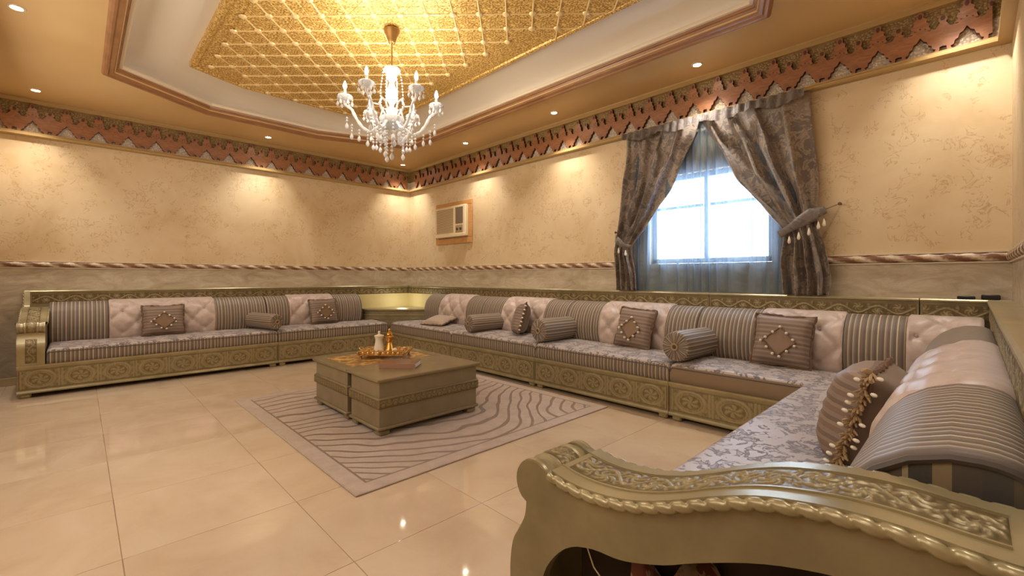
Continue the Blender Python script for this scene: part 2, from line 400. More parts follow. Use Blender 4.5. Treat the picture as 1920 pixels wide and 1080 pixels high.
# cove surface of the tray and the flat above
mb=MB(); P=[]
for d,z in ((-.03,ZC+.06),(-.03,ZC+.12),(.01,ZC+.17),(.09,ZC+.215),(.22,ZC+.235),(.45,ZC+.24)):
    P.append([(x,y,z) for x,y in inset(HOLE,d)])
mb.grid(P,wv=True); mb.build('tray_cove',M['tray'],ce,ang=60)
mb=MB(); mb.prism(inset(HOLE,.3),ZC+.238,ZC+.40,'z'); mb.build('tray_ceiling',M['tray'],ce)
# moulding swept round the opening
prof=[(-.0,0.01),(0,-.012),(.012,-.03),(.03,-.036),(.045,-.03),(.052,-.018),(.062,-.02),(.085,-.012),(.10,.012),(.106,.03),(.118,.034),(.122,.05),(.122,.075),(.09,.078),(.09,.01)]
mb=MB(); P=[[(x,y,ZC+z) for x,y in inset(OUT,d)] for d,z in prof]
mb.grid(P,wu=True,wv=True); tr=struct('trim_1',mb,M['mould'],ang=25)
mb=MB(); P=[[(x,y,ZC+z) for x,y in inset(OUT,d)] for d,z in ((.124,.05),(.150,.052),(.154,.07),(.15,.085),(.124,.085))]
mb.grid(P,wu=True,wv=True); mb.build('cream_lip',M['lip'],tr,ang=25)
# gold tiled panel hanging in the tray
GZ=3.37
GP=[(-5.62,.83),(-5.83,1.35),(-5.84,2.55),(-5.60,3.13),(-1.42,3.16),(-1.16,2.6),(-1.16,1.4),(-1.42,.83)]
mb=MB(); mb.prism(GP,GZ+.004,ZC+.24,'z'); gp=mb.build('gold_panel',M['gold'],ce); gp['label']='gold embossed ceiling panel hanging in the tray'
mb=MB(); P=[[(x,y,z) for x,y in inset(GP,d)] for d,z in ((-.012,GZ+.05),(-.012,GZ-.004),(.0,GZ-.012),(.035,GZ-.01),(.045,GZ+.004),(.045,GZ+.05))]
mb.grid(P,wu=True,wv=True); mb.build('panel_edge_moulding',M['gold'],ce,ang=25)
def inpoly(x,y,poly):
    c=False; n=len(poly)
    for i in range(n):
        (x1,y1),(x2,y2)=poly[i],poly[(i+1)%n]
        if (y1>y)!=(y2>y) and x<(x2-x1)*(y-y1)/(y2-y1)+x1: c=not c
    return c
S=.31; mb=MB(); h=S/2-.0015
mb.box(-h,h,-h,h,-.004,.006,0)
for sx in (1,-1):
    mb.tube([(-h*sx,-h,-.004),(0,0,-.006),(h*sx,h,-.004)],.0075,6,1)
for a,b in (((-h,0),(0,h)),((0,h),(h,0)),((h,0),(0,-h)),((0,-h),(-h,0))): mb.tube([(a[0],a[1],-.004),(b[0],b[1],-.004)],.0022,4,0)
for cx,cy in ((0,0),): mb.lathe([(.0,-.024),(.016,-.021),(.028,-.014),(.033,-.004)],(cx,cy,0),10,1)
gt=None
boss=MB(); boss.lathe([(.0001,-.024),(.016,-.021),(.028,-.014),(.033,-.002)],(0,0,0),10,0); bo=None
for i in range(-14,8):
    for j in range(-8,6):
        x,y=-2.68+S*i,2.53+S*j
        if all(inpoly(x+S/2+a,y+S/2+b,GP) for a in (-S/2,S/2) for b in (-S/2,S/2)):
            if gt is None: gt=mb.build('gold_ceiling_tile',[M['gold'],M['rib']],ce); gt.location=(x+S/2,y+S/2,GZ)
            else: share(gt,loc=(x+S/2,y+S/2,GZ))
        if inpoly(x,y,inset(GP,.04)):
            if bo is None: bo=boss.build('ceiling_boss',M['rib'],ce); bo.location=(x,y,GZ-.002)
            else: share(bo,loc=(x,y,GZ-.002))
# cornice: background band, frames and fretwork peaks
def cornice(idx,loc,rz,L,P,off,n):
    e=MB(); e.box(0,L,0,.012,2.955,3.15); root=e.build('trim_%d'%idx,M['relief_gold']); root['kind']='structure'; root.location=loc; root.rotation_euler=(0,0,rz)
    q=MB(); q.box(0,L,0,.0118,2.80,2.955); q.build('white_relief_band',M['relief_wh'],root)
    q=MB(); q.prism([(0,2.765),(.055,2.765),(.066,2.775),(.066,2.79),(.05,2.805),(.05,2.815),(0,2.815)],0,L,'x'); q.build('lower_frame',M['cframe'],root,ang=20)
    q=MB(); q.prism([(0,3.18),(.075,3.18),(.075,3.165),(.06,3.155),(.045,3.14),(0,3.135)],0,L,'x'); q.build('upper_frame',M['cframe'],root,ang=20)
    H=P/2
    half=[]
    arc=lambda cx,cz,rx,rz,a0,a1,n: [(cx+rx*math.cos(math.radians(a0+(a1-a0)*i/n)),cz+rz*math.sin(math.radians(a0+(a1-a0)*i/n))) for i in range(n+1)]
    half+=arc(0,3.106,.021,.030,90,-30,6)+arc(.024,3.064,.013,.018,80,-40,4)+arc(.040,3.026,.011,.015,80,-50,3)
    half+=[(.054,2.990),(.068,2.978),(.084,2.980)]+arc(H,3.036,H-.098,.028,225,90,6)
    half=[(min(x,H),z) for x,z in half]
    low=[(H,2.848),(H-.018,2.844),(H-.020,2.815),(H-.046,2.815),(.082,2.835),(.066,2.842),(.060,2.868),(.044,2.876),(.036,2.905),(.018,2.915),(0,2.945)]
    half=[(min(x,H-.0001) if x!=H else H,z) for x,z in half]
    right=half+low; left=[(-x,z) for x,z in reversed(right) if x>0]
    poly=right+left
    q=MB(); q.prism(poly,.008,.048,'y'); q.m=[0,0]+[1]*len(poly)  # side faces coloured dark to imitate shadow outlines round the peaks
    f=q.build('fretwork_peak',[M['fret'],M['fretshade']],root,ang=20); f.location=(off+P/2,0,0)
    q=MB();
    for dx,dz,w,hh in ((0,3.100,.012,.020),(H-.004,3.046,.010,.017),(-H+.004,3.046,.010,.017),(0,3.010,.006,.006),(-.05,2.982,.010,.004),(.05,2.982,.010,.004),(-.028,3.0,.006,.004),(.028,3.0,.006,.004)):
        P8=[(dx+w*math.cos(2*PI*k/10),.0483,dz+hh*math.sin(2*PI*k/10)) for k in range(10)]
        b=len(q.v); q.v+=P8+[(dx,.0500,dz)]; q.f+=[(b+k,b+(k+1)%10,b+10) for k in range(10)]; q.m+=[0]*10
    g=q.build('painted_shade_oval',M['fretshade'],f)  # dark ovals paint in the shade below the upper frame
    for k in range(1,n):
        c=share(f,loc=(off+P*(k+.5),0,0)); share(g,parent=c)
    return root
cornice(2,(XL,YB,-.0015),-PI/2,YB-YF,.272,.09,19)
cornice(3,(XR,YB,0),PI,XR-XL,.241,.09,30)
cornice(4,(XR,YF,-.003),PI/2,YB-YF,.25,.05,20)
# chair rail rope
def rope(idx,p0,p1,nrm):
    p0,p1=Vector(p0),Vector(p1); L=(p1-p0).length; d=(p1-p0)/L; q=MB(); n=12; N=int(L/.03); P=[];uv=[]
    for i in range(N+1):
        s_=L*i/N; row=[]
        for k in range(n+1):
            a=-PI/2+PI*k/n; tw=2*PI*s_/.21+a*1.2; r=.030*(1+.16*math.sin(tw*2))
            c=p0+d*s_+Vector((0,0,RAILZ))+Vector((*nrm,0))*(math.cos(a)*r*.9)+Vector((0,0,math.sin(a)*r)); row.append(tuple(c)); uv.append((s_,k/n))
        P.append(row)
    q.grid(P); o=q.build('trim_%d'%idx,M['rope'],uv=uv,ang=80); o['kind']='structure'
    # flat fillets
    for z,h_,t in ((RAILZ-.036,.01,.014),(RAILZ+.036,.01,.014)):
        q=MB(); a=p0+Vector((0,0,z)); b=p1+Vector((0,0,z)); nx=Vector((*nrm,0))*t
        lo=Vector((0,0,-h_/2)); hi=-lo
        q.add([tuple(a+lo),tuple(b+lo),tuple(b+hi),tuple(a+hi),tuple(a+lo+nx),tuple(b+lo+nx),tuple(b+hi+nx),tuple(a+hi+nx)],[(0,1,2,3),(4,5,6,7),(0,1,5,4),(3,2,6,7),(0,3,7,4),(1,2,6,5)])
        q.build('fillet',M['rope_c'],o)
rope(5,(XL,YF,0),(XL,YB,0),(1,0)); rope(6,(XL,YB,0),(-2.80,YB,0),(0,-1)); rope(7,(-.84,YB,0),(XR,YB,0),(0,-1)); rope(8,(XR,YF,0),(XR,YB,0),(-1,0))

# window: frame, mullions, panes, outside security bars
wy=YB+.10
mb=MB()
for b in ((WX0,WX0+.05,WZ0,WZ1),(WX1-.05,WX1,WZ0,WZ1),(WX0,WX1,WZ0,WZ0+.05),(WX0,WX1,WZ1-.05,WZ1)): mb.box(b[0],b[1],wy-.03,wy+.03,b[2],b[3],bev=.005)
win=struct('window_1',mb,M['wframe'])
mb=MB(); mb.box(-1.90,-1.86,wy-.028,wy+.028,WZ0+.05,WZ1-.05,bev=.004); mb.build('mullion',M['wframe'],win)
for a,b in ((WX0+.05,-1.915),(-1.845,WX1-.05)):
    mb=MB(); mb.box(a,b,wy-.02,wy+.02,1.915,1.945,bev=.003); mb.build('transom',M['wframe'],win)
    mb=MB(); mb.box(a,b,wy-.003,wy+.003,WZ0+.05,1.915); mb.build('pane',M['glass'],win)
    mb=MB(); mb.box(a,b,wy-.003,wy+.003,1.945,WZ1-.05); mb.build('pane',M['glass'],win)
mb=MB(); mb.tube([(0,0,WZ0-.02),(0,0,WZ1+.02)],.005,6); gb=None
for k in range(9):
    x=WX0+.10+k*.125
    if gb is None: gb=mb.build('security_bar',M['wframe'],win); gb.location=(x,YB+.19,0)
    else: share(gb,loc=(x,YB+.19,0))

# ------------------------------------------------------------------ LIGHTS (downlights)
def downlight_proto():
    root=thing('recessed_downlight','x','ceiling light',(0,0,ZC),0,None)
    q=MB(); q.lathe([(.034,.0),(.036,-.006),(.046,-.006),(.052,-.001),(.052,.004),(.034,.004)],n=20,closed=True); q.build('trim_ring',M['chrome'],root)
    q=MB(); q.lathe([(.0001,-.002),(.02,-.0035),(.033,-.001)],n=16); q.build('lens',M['lens'],root)
    return root
dl=None
LIGHTS=[(-6.93,-.33,'small recessed spotlight at the far left above the left wall cornice'),
(-6.965,1.93,'recessed spotlight halfway along the left wall soffit'),
(-7.03,4.12,'recessed spotlight nearest the far corner of the room, below the chandelier'),
(-5.236,4.115,'recessed spotlight above the wall air conditioner'),
(-3.522,4.12,'recessed spotlight between the air conditioner and the curtained window'),
(-1.795,4.146,'recessed spotlight above the curtained window'),
(-4.898,-.33,'recessed spotlight in the top left corner of the soffit'),
(-.10,4.12,'recessed spotlight above the right end of the back wall'),
(-.22,1.93,'recessed spotlight over the right wall sofa'),
(-2.9,-.33,'recessed spotlight behind the camera, middle of the front row'),
(-.6,-.33,'recessed spotlight behind the camera, right of the front row')]
for i,(x,y,lab) in enumerate(LIGHTS):
    if dl is None: dl=downlight_proto(); o=dl
    else: o=copytree(dl)
    o.location=(x,y,ZC-.001); tag(o,lab,'ceiling light','recessed spotlights round the ceiling')
    l=bpy.data.lights.new('spot','SPOT'); l.energy=SPOT_W; l.color=WARM; l.spot_size=math.radians(96); l.spot_blend=1.0; l.shadow_soft_size=.03
    lo=bpy.data.objects.new('spot_lamp',l); COL.objects.link(lo); lo.location=(x,y,ZC-.02)
    dx=-1 if x<-6.8 else 0; 
#   wall washers: tilt slightly towards the wall they serve
    tx=(-.12 if x<-6.8 else (.12 if x>-.3 else 0)); ty=(.12 if y>4 else (-.12 if y<0 else 0))
    lo.rotation_euler=Vector((-tx,-ty,1)).to_track_quat('Z','Y').to_euler()

# ------------------------------------------------------------------ SOFAS
def relief(L,H,res,seed=0,P=None):
    """height field of scrolling acanthus, returns nx,ny,h in 0..1"""
    P=P or H*1.9
    nx=max(8,int(L/res)); nz=max(6,int(H/res)); X,Z=np.meshgrid(np.linspace(0,L,nx+1),np.linspace(0,H,nz+1),indexing='ij')
    xc=X+P*.13*seed; zc=H/2+H*.27*np.sin(2*PI*xc/P)
    h=np.exp(-((Z-zc)/(H*.055))**2)*.8
    k=np.floor(xc/(P/2)); cx=(k+.5)*P/2; sg=np.where(k%2==0,-1,1); cz=H/2+sg*H*.16
    dx=xc-cx; dz=Z-cz; r=np.sqrt(dx**2+dz**2); th=np.arctan2(dz,dx)
    R=H*.36; lobes=(.5+.5*np.cos(6*th+sg*9*r/R))**1.5; env=np.clip(1-(r/R)**3,0,1)
    h=np.maximum(h,lobes*env*.9); h=np.maximum(h,np.exp(-(r/(H*.09))**2))
    for s2 in (-1,1):
        dx2=xc-cx-P*.25*s2; dz2=Z-(H/2-sg*H*.30); r2=np.sqrt(dx2**2+dz2**2); t2=np.arctan2(dz2,dx2)
        h=np.maximum(h,np.clip(1-(r2/(H*.2))**2,0,1)*(.5+.5*np.cos(5*t2))*.8)
    h=h*(.80+.20*np.sin(th*13+r/H*20))+.10*(.5+.5*np.sin(xc/H*26+2*np.sin(Z/H*9)))*(.5+.5*np.sin(Z/H*30+np.sin(xc/H*11)))
    ed=np.minimum(np.minimum(Z,H-Z),np.minimum(X,L-X)); h=h*np.clip(ed/(H*.06),0,1)
    return X,Z,h
def medal(L,H,res,n=None):
    """base panel: oval medallions with rosettes"""
    n=n or max(1,round(L/(H*1.55))); w=L/n
    nx=int(L/res); nz=int(H/res); X,Z=np.meshgrid(np.linspace(0,L,nx+1),np.linspace(0,H,nz+1),indexing='ij')
    xc=(X/w-np.floor(np.minimum(X/w,n-1e-6))-.5)*w; zc=Z-H/2; a=w*.36;b=H*.43
    q=np.sqrt((xc/a)**2+(zc/b)**2); th=np.arctan2(zc/b,xc/a)
    h=np.exp(-((q-1)/.10)**2); h=np.maximum(h,.7*np.exp(-((q-.78)/.05)**2))
    h=np.maximum(h,(.5+.5*np.cos(6*th+6*q))*np.clip(1-(q/.66)**4,0,1)*.85)
    h=np.maximum(h,.9*np.exp(-((np.abs(xc)-w*.46)/(w*.022))**2))
    h=np.maximum(h,np.where(q>1.15,(.5+.5*np.sin(xc*90)*np.sin(zc*110)),0)*.5)
    ed=np.minimum(np.minimum(Z,H-Z),np.minimum(X,L-X)); h=h*np.clip(ed/(H*.05),0,1)
    f=.5+.5*np.sin(xc*210+3*np.sin(zc*90))*np.sin(zc*230+2*np.sin(xc*80)); h=np.clip(.55*h+.35*f*h+.25*f,0,1)*np.clip(ed/(H*.05),0,1)
    return X,Z,h
def relief_obj(name,F,x0,y,z0,amp,parent,sign=1):
    X,Z,h=F; nx,nz=X.shape; mb=MB()
    P=[[(x0+X[i,j],y+amp*h[i,j]*sign,z0+Z[i,j]) for j in range(nz)] for i in range(nx)]
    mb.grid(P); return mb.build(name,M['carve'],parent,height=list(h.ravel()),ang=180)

BACKPROF=[(.262,.47),(.285,.52),(.298,.58),(.300,.64),(.292,.70),(.275,.76),(.247,.815),(.208,.86),(.16,.893),(.105,.912),(.055,.915),(.015,.905),(.0,.885)]
def resample(pr,n):
    P=[Vector(p) for p in pr]; d=[0]
    for a,b in zip(P,P[1:]): d.append(d[-1]+(b-a).length)
    out=[]
    for i in range(n+1):
        t=d[-1]*i/n; k=max(j for j in range(len(d)) if d[j]<=t+1e-9); k=min(k,len(P)-2)
        f=(t-d[k])/(d[k+1]-d[k]); out.append((P[k].lerp(P[k+1],f),t))
    return out,d[-1]
def back_section(parent,x0,x1,kind,yf,openl=False,openr=False,tilt=0):
    """yf: y of the rail face"""
    n=40 if kind=='tuft' else 34; pr,LL=resample(BACKPROF,n); res=.012 if kind=='tuft' else .03
    nx=max(6,int((x1-x0)/res)); P=[]; rows=[]
    cols=nx+1; xs_=[x0+(x1-x0)*i/nx for i in range(cols)]
    if kind!='tuft': xs_=sorted(set(xs_+[x0+.004,x0+.012,x1-.004,x1-.012]))
    ctr=(x0+x1)/2
    for x in xs_:
        e=min(x-x0,x1-x); rd=.012*(1-math.sqrt(max(0,1-(1-min(e,.014)/.014)**2)))
        row=[]
        for k,(p,t) in enumerate(pr):
            p0=pr[max(k-1,0)][0]; p1=pr[min(k+1,n)][0]; tg=(p1-p0).normalized(); nm=Vector((tg.y,-tg.x))
            if nm.x<0 and p.y<.85: nm=-nm
            if p.y>=.85 and nm.y<0: nm=-nm
            off=-rd
            if kind=='tuft':
                a,b=.135,.14; u=(x-ctr)/a; v=(t-.20)/b
                d1=abs(((u+v+1)%2)-1); d2=abs(((u-v+1)%2)-1)
                inb=max(0,1-abs(v-.4)/2.0)
                fade=1 if -1.1<v<2.2 else 0
                edge=min(1,e/.03)
                pil=(min(1,d1*1.7)**.55)*(min(1,d2*1.7)**.55)
                bt=math.exp(-((d1**2+d2**2)/.03))
                fv=min(1,max(0,(v+1.25)/.4))*min(1,max(0,(2.6-v)/.4))
                off+=(.030*(pil-1)-.020*bt)*fv*edge+.012
            q=p+nm*off
            row.append((x,yf+q.x,q.y+tilt))
        P.append(row)
    mb=MB(); mb.grid(P)
    for row,fl in ((P[0],openl),(P[-1],openr)):
        b=len(mb.v); mb.v+=row+[(row[0][0],yf,.47)]; mb.f.append(tuple(range(b,b+len(row)+1))); mb.m.append(1 if fl else 0)
    nm={'stripe':'striped_backrest','tuft':'tufted_backrest'}[kind]
    o=mb.build(nm,[M['velvet'] if kind=='tuft' else M['stripe'],M['stripe_y']],parent,ang=50)
    o['label']={'stripe':'striped fabric backrest section','tuft':'pale pink buttoned velvet backrest section'}[kind]
    if kind=='tuft':
        tb=None; k=int((x1-x0)/2/.135)
        for iu in range(-k,k+1):
            for iv in range(-1,3):
                if (iu+iv)%2: continue
                t=.20+iv*.14; x=ctr+iu*.135
                if not(x0+.04<x<x1-.04): continue
                idx=min(range(n+1),key=lambda j:abs(pr[j][1]-t)); p=pr[idx][0]; pos=(x,yf+p.x-(.030 if p.y<.8 else .018),p.y-(.028 if p.y>.8 else .006)+tilt)
                if tb is None: q=MB(); q.ball((0,0,0),.012,8); tb=q.build('tufting_button',M['velvet'],o); tb.location=pos
                else: share(tb,loc=pos)
    for row,fl in ((P[0],openl),(P[-1],openr)):
        if fl:
            q=MB(); q.tube([(a,b,c) for a,b,c in row],.008,6); q.build('piping',M['piping'],o)
    return o
def seat_cushion(parent,x0,x1,y0,y1,z0=.322,z1=.474,front='stripe',label=None):
    r=.035; nx=max(10,int((x1-x0)/.04)); xs_=[x0+r*(1-math.cos(PI/2*k/4)) for k in range(4)]+[x0+r+(x1-x0-2*r)*k/nx for k in range(nx+1)]+[x1-r*(1-math.cos(PI/2*k/4)) for k in (3,2,1,0)]
    prof=[(y1-.006,z0),(y1,z0+.015),(y1+.004,(z0+z1-r)/2),(y1,z1-r-.005)]+[(y1-r*(1-math.cos(PI/2*k/4)),z1-r+r*math.sin(PI/2*k/4)) for k in (1,2,3,4)]
    ny=10; prof+=[(y1-r-(y1-r-y0)*k/ny,z1+.012*math.sin(PI*k/ny)) for k in range(1,ny+1)]+[(y0,z0)]
    P=[]
    for x in xs_:
        e=min(x-x0,x1-x); d=r*(1-math.sqrt(max(0,1-(1-min(e,r)/r)**2)))
        row=[]
        for y,z in prof:
            w=.003*math.sin(x*9+y*7)+.002*math.sin(x*23-y*11) if z>z1-.01 else 0
            row.append((x,y,max(z0,z-d+w) if z>z0+.02 else z))
        P.append(row)
    mb=MB(); mb.grid(P,mf=lambda i,j:1 if j<4 else 0)
    for row in (P[0],P[-1]):
        b=len(mb.v); mb.v+=row; mb.f.append(tuple(range(b,b+len(row)))); mb.m.append(1)
    o=mb.build('seat_cushion',[M['seat'],M['stripe'] if front=='stripe' else M['brown']],parent,ang=60)
    o['label']=label or 'damask seat cushion with striped front edge'
    q=MB(); q.tube([(xs_[i],y1+.001,z1-r-.002-(r*(1-math.sqrt(max(0,1-(1-min(min(xs_[i]-x0,x1-xs_[i]),r)/r)**2))) if i in (0,1,2,len(xs_)-1,len(xs_)-2,len(xs_)-3) else 0)) for i in range(len(xs_))],.0045,6)
    q.build('piping',M['piping'],o); return o
def sofa_base(parent,x0,x1,D,feet=True,nmed=None):
    mb=MB(); mb.box(x0+.003,x1-.003,.12,D,.05,.322,bev=.003)
    o=mb.build('base',M['champ'],parent)
    q=MB(); q.prism([(D-.005,.322),(D+.014,.322),(D+.016,.308),(D+.010,.296),(D+.004,.284),(D-.005,.280)],x0+.002,x1-.002,'x'); q.build('top_moulding',M['champ_lt'],o,ang=20)
    q=MB(); q.prism([(D-.005,.045),(D+.014,.045),(D+.014,.058),(D+.006,.072),(D-.005,.078)],x0+.002,x1-.002,'x'); q.build('bottom_moulding',M['champ'],o,ang=20)
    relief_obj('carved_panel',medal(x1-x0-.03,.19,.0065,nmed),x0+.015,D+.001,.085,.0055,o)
    if feet:
        for xx in (x0+.06,x1-.06):
            q=MB(); q.box(xx-.04,xx+.04,D-.09,D-.005,0,.05,bev=.012); q.build('foot',M['champ_lt'],parent)
        for xx in (x0+.06,x1-.06):
            q=MB(); q.box(xx-.04,xx+.04,.13,.20,0,.05,bev=.012); q.build('foot',M['champ_lt'],parent)
def sofa_rail(parent,x0,x1,name='back_rail',yw=.105,dz=0):
    mb=MB(); mb.box(x0+.0015,x1-.0015,.004,yw,.30,1.018,bev=.002)
    o=mb.build(name,M['champ'],parent)
    q=MB(); q.prism([(.0,1.018),(yw+.004,1.018),(yw+.012,1.024),(yw+.012,1.034),(yw+.004,1.042),(.0,1.042)],x0+.0015,x1-.0015,'x'); q.build('cap_rail',M['champ_lt'],o,ang=20)
    q=MB(); q.prism([(yw-.002,1.018),(yw+.007,1.018),(yw+.003,1.004),(yw-.002,1.0)],x0+.0015,x1-.0015,'x'); q.build('bead',M['champ'],o,ang=20)
    relief_obj('carved_frieze',relief(x1-x0-.03,.10,.005,random.random()*5,P=.24),x0+.015,yw+.001,.898,.005,o)
    return o
def arm(parent,D,w=.2,mirror=None):
    k=D/.99
    def flip(mb): return mb.flipx(mirror) if mirror is not None else mb
    top=[(.0,1.045),(.03,1.04),(.052,.99),(.068,.925),(.088,.878),(.125,.858),(.18,.857),(.242,.861),(.30,.860),(.36,.853),(.43,.838),(.50,.812),(.574,.779),(.64,.754),(.70,.739),(.77,.731),(.83,.733),(.875,.741)]
    front=[(.958,.640),(.964,.60),(.985,.56),(1.004,.527),(1.014,.481),(1.016,.425),(1.008,.37),(.998,.322)]
    top=[(y*k,z) for y,z in top]; front=[(y*k,z) for y,z in front]
    def smooth(p,n):
        out=[]; P=[Vector(q) for q in p]
        for i in range(len(P)-1):
            a,b,c,d=P[max(i-1,0)],P[i],P[i+1],P[min(i+2,len(P)-1)]
            for t in range(n):
                t/=n; out.append(tuple(.5*((2*b)+(c-a)*t+(2*a-5*b+4*c-d)*t*t+(3*b-a-3*c+d)*t**3)))
        return out+[tuple(P[-1])]
    T=smooth(top,5); Fp=smooth(front,4)
    cy,cz,r=.932*k,.690,.054
    scr=[(cy+(r+.003)*math.cos(a),cz+(r+.003)*math.sin(a)) for a in [math.radians(v) for v in range(120,-50,-12)]]
    arch=[(.905,.322),(.905,.40),(.898,.483),(.862,.545),(.815,.587),(.756,.608),(.70,.614),(.658,.624),(.59,.65),(.533,.680),(.443,.722),(.366,.748),(.28,.765),(.20,.765),(.12,.73),(.08,.62),(.07,.322)]
    arch=[(y*k,z) for y,z in arch]; A=smooth(arch,3)
    body=[(y,z-.012) for y,z in T]+scr+[(y-.004,z) for y,z in Fp]
    mb=MB(); mb.prism([(0,.322)]+body+A,0.0,.026,'x'); o=flip(mb).build('side_panel',M['champ'],parent,ang=25)
    mb=MB(); mb.prism([(0,.322)]+body,w-.03,w-.004,'x'); flip(mb).build('inner_panel',M['champ'],parent,ang=25)
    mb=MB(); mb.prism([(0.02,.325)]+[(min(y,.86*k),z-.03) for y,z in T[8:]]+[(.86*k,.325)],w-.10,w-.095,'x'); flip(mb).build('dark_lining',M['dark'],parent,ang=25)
    # top slab
    def slab(curve,x0,x1,z_off,th,name,mat,parent):
        n=len(curve); P=[]
        for i,(y,z) in enumerate(curve):
            a=Vector(curve[max(i-1,0)]); b=Vector(curve[min(i+1,n-1)]); t=(b-a).normalized(); nm=Vector((-t.y,t.x)); 
            if (b-a).x>0 or True:
                nm=Vector((-t.y,t.x))
            u=Vector((y,z))+nm*z_off; l=u-nm*th
            P.append([(x0,u.x,u.y),(x1,u.x,u.y),(x1,l.x,l.y),(x0,l.x,l.y)])
        q=MB(); q.grid(P,wv=True); b=len(q.v)-4*n; q.f+= [(b,b+1,b+2,b+3),(b+4*n-4,b+4*n-1,b+4*n-2,b+4*n-3)]; q.m+=[0,0]
        return flip(q).build(name,mat,parent,ang=30)
    tp=slab(T,.004,w-.004,0,.03,'top_board',M['champ_lt'],parent)
    slab(Fp,.004,w-.004,0,.02,'front_board',M['champ_lt'],parent)
    # borders on the top: two raised fillets framing the carved channel
    for xa,xb,h_ in ((.043,.048,.0035),(w-.048,w-.043,.0035)):
        slab(T[27:],xa,xb,h_,.006,'fillet',M['champ_lt'],tp)
    # carved channel as a displaced strip
    Tc=T[27:-2]; Pts=[Vector(p) for p in Tc]; d=[0]
    for a,b in zip(Pts,Pts[1:]): d.append(d[-1]+(b-a).length)
    X,Z,h=relief(d[-1],w-.104,.0026,P=.125); 
    P=[]
    for i in range(X.shape[0]):
        s_=X[i,0]; kk=max(j for j in range(len(d)) if d[j]<=s_+1e-9); kk=min(kk,len(Pts)-2); f=(s_-d[kk])/(d[kk+1]-d[kk]); p=Pts[kk].lerp(Pts[kk+1],f); t=(Pts[kk+1]-Pts[kk]).normalized(); nm=Vector((-t.y,t.x))
        P.append([(.052+Z[i,j],p.x+nm.x*(.0008+.0055*h[i,j]),p.y+nm.y*(.0008+.0055*h[i,j])) for j in range(X.shape[1])])
    q=MB(); q.grid(P); flip(q).build('carved_scrollwork',M['carve'],tp,height=list(h.ravel()),ang=180)
    # end fillets across
    # rope edge both sides
    for xe in (-.002,w+.002):
        n=10; P=[]; C=T[8:]; Pp=[Vector(p) for p in C]; dd=[0]
        for a,b in zip(Pp,Pp[1:]): dd.append(dd[-1]+(b-a).length)
        N=int(dd[-1]/.003)
        for i in range(N+1):
            s_=dd[-1]*i/N; kk=max(j for j in range(len(dd)) if dd[j]<=s_+1e-9); kk=min(kk,len(Pp)-2); f=(s_-dd[kk])/(dd[kk+1]-dd[kk]); p=Pp[kk].lerp(Pp[kk+1],f); t=(Pp[kk+1]-Pp[kk]).normalized(); nm=Vector((-t.y,t.x))
            row=[]
            for k2 in range(n):
                a=2*PI*k2/n; rr=.0116*(1-.40*math.exp(-((((s_/.036+a/(2*PI))%1)-.5)/.15)**2)); c=p+nm*(-.012+math.sin(a)*rr); row.append((xe+math.cos(a)*rr,c.x,c.y))
            P.append(row)
        q=MB(); q.grid(P,wv=True); flip(q).build('rope_edge',M['champ_lt'],tp,ang=180)
    # small under-fillet
    # roll
    q=MB(); R=r
    prf=[(R*.2,.004),(R*.9,.004),(R+.005,.004),(R+.006,.012),(R-.003,.016),(R-.004,.045),(R+.005,.050),(R+.005,.060),(R+.001,.064),(R+.002,.07),(R+.004,w/2),(R+.002,w-.07),(R+.001,w-.064),(R+.005,w-.060),(R+.005,w-.050),(R-.004,w-.045),(R-.003,w-.016),(R+.004,w-.012),(R+.004,w-.004),(R*.9,w-.003),(R*.2,w-.003)]
    q.lathe(prf,(0,cy,cz),36,0,axis='x'); ro=flip(q).build('scroll_roll',M['champ_lt'],parent,ang=30)
    X,Z,h=relief(PI*1.1*R,w-.134,.0035,P=.08); P=[]
    for i in range(X.shape[0]):
        a=math.radians(-55)+X[i,0]/R
        P.append([(.067+Z[i,j],cy+(R+.003+.005*h[i,j])*math.cos(a),cz+(R+.003+.005*h[i,j])*math.sin(a)) for j in range(X.shape[1])])
    q=MB(); q.grid(P); flip(q).build('roll_carving',M['carve'],ro,height=list(h.ravel()),ang=180)
    # carved front panel
    X,Z,h=relief(.235,w-.12,.005,P=.16); P=[]; fz=[p for p in Fp]
    for i in range(X.shape[0]):
        z=.345+X[i,0]; y=np.interp(z,[p[1] for p in reversed(fz)],[p[0] for p in reversed(fz)])
        P.append([(.06+Z[i,j],y+.001+.006*h[i,j],z) for j in range(X.shape[1])])
    q=MB(); q.grid(P); flip(q).build('front_carving',M['carve'],parent,height=list(h.ravel()),ang=180)
    return o

# left wall sofas: local x runs towards -Y, origin at far end
s=thing('sofa','long carved champagne sofa at the far left with a scrolled armrest, on the left wall','sofa',(XL,1.915,0),-PI/2,'fitted majlis sofa units round the walls')
L=1.915+.44; DL=.895
sofa_base(s,0,L,DL); sofa_rail(s,0,L-.05)
seat_cushion(s,.004,L-.205,.14,DL-.01)
for a,b,k in ((0,.14,'stripe'),(.14,.617+.0,'stripe'),):
    pass
back_section(s,.003,.615,'stripe',.105); back_section(s,.617,1.662,'tuft',.105); back_section(s,1.664,L-.203,'stripe',.105)
arm(s,DL,.2,mirror=L)
s=thing('sofa','shorter carved sofa on the left wall, ending at the corner cabinet','sofa',(XL,3.53,0),-PI/2,'fitted majlis sofa units round the walls')
L=3.53-1.915
sofa_base(s,.0,L,DL); sofa_rail(s,-.83,L)
seat_cushion(s,.0,L-.004,.14,DL-.01)
back_section(s,.20,.637,'stripe',.105,openl=True); back_section(s,.639,1.306,'tuft',.105); back_section(s,1.308,L-.003,'stripe',.105)
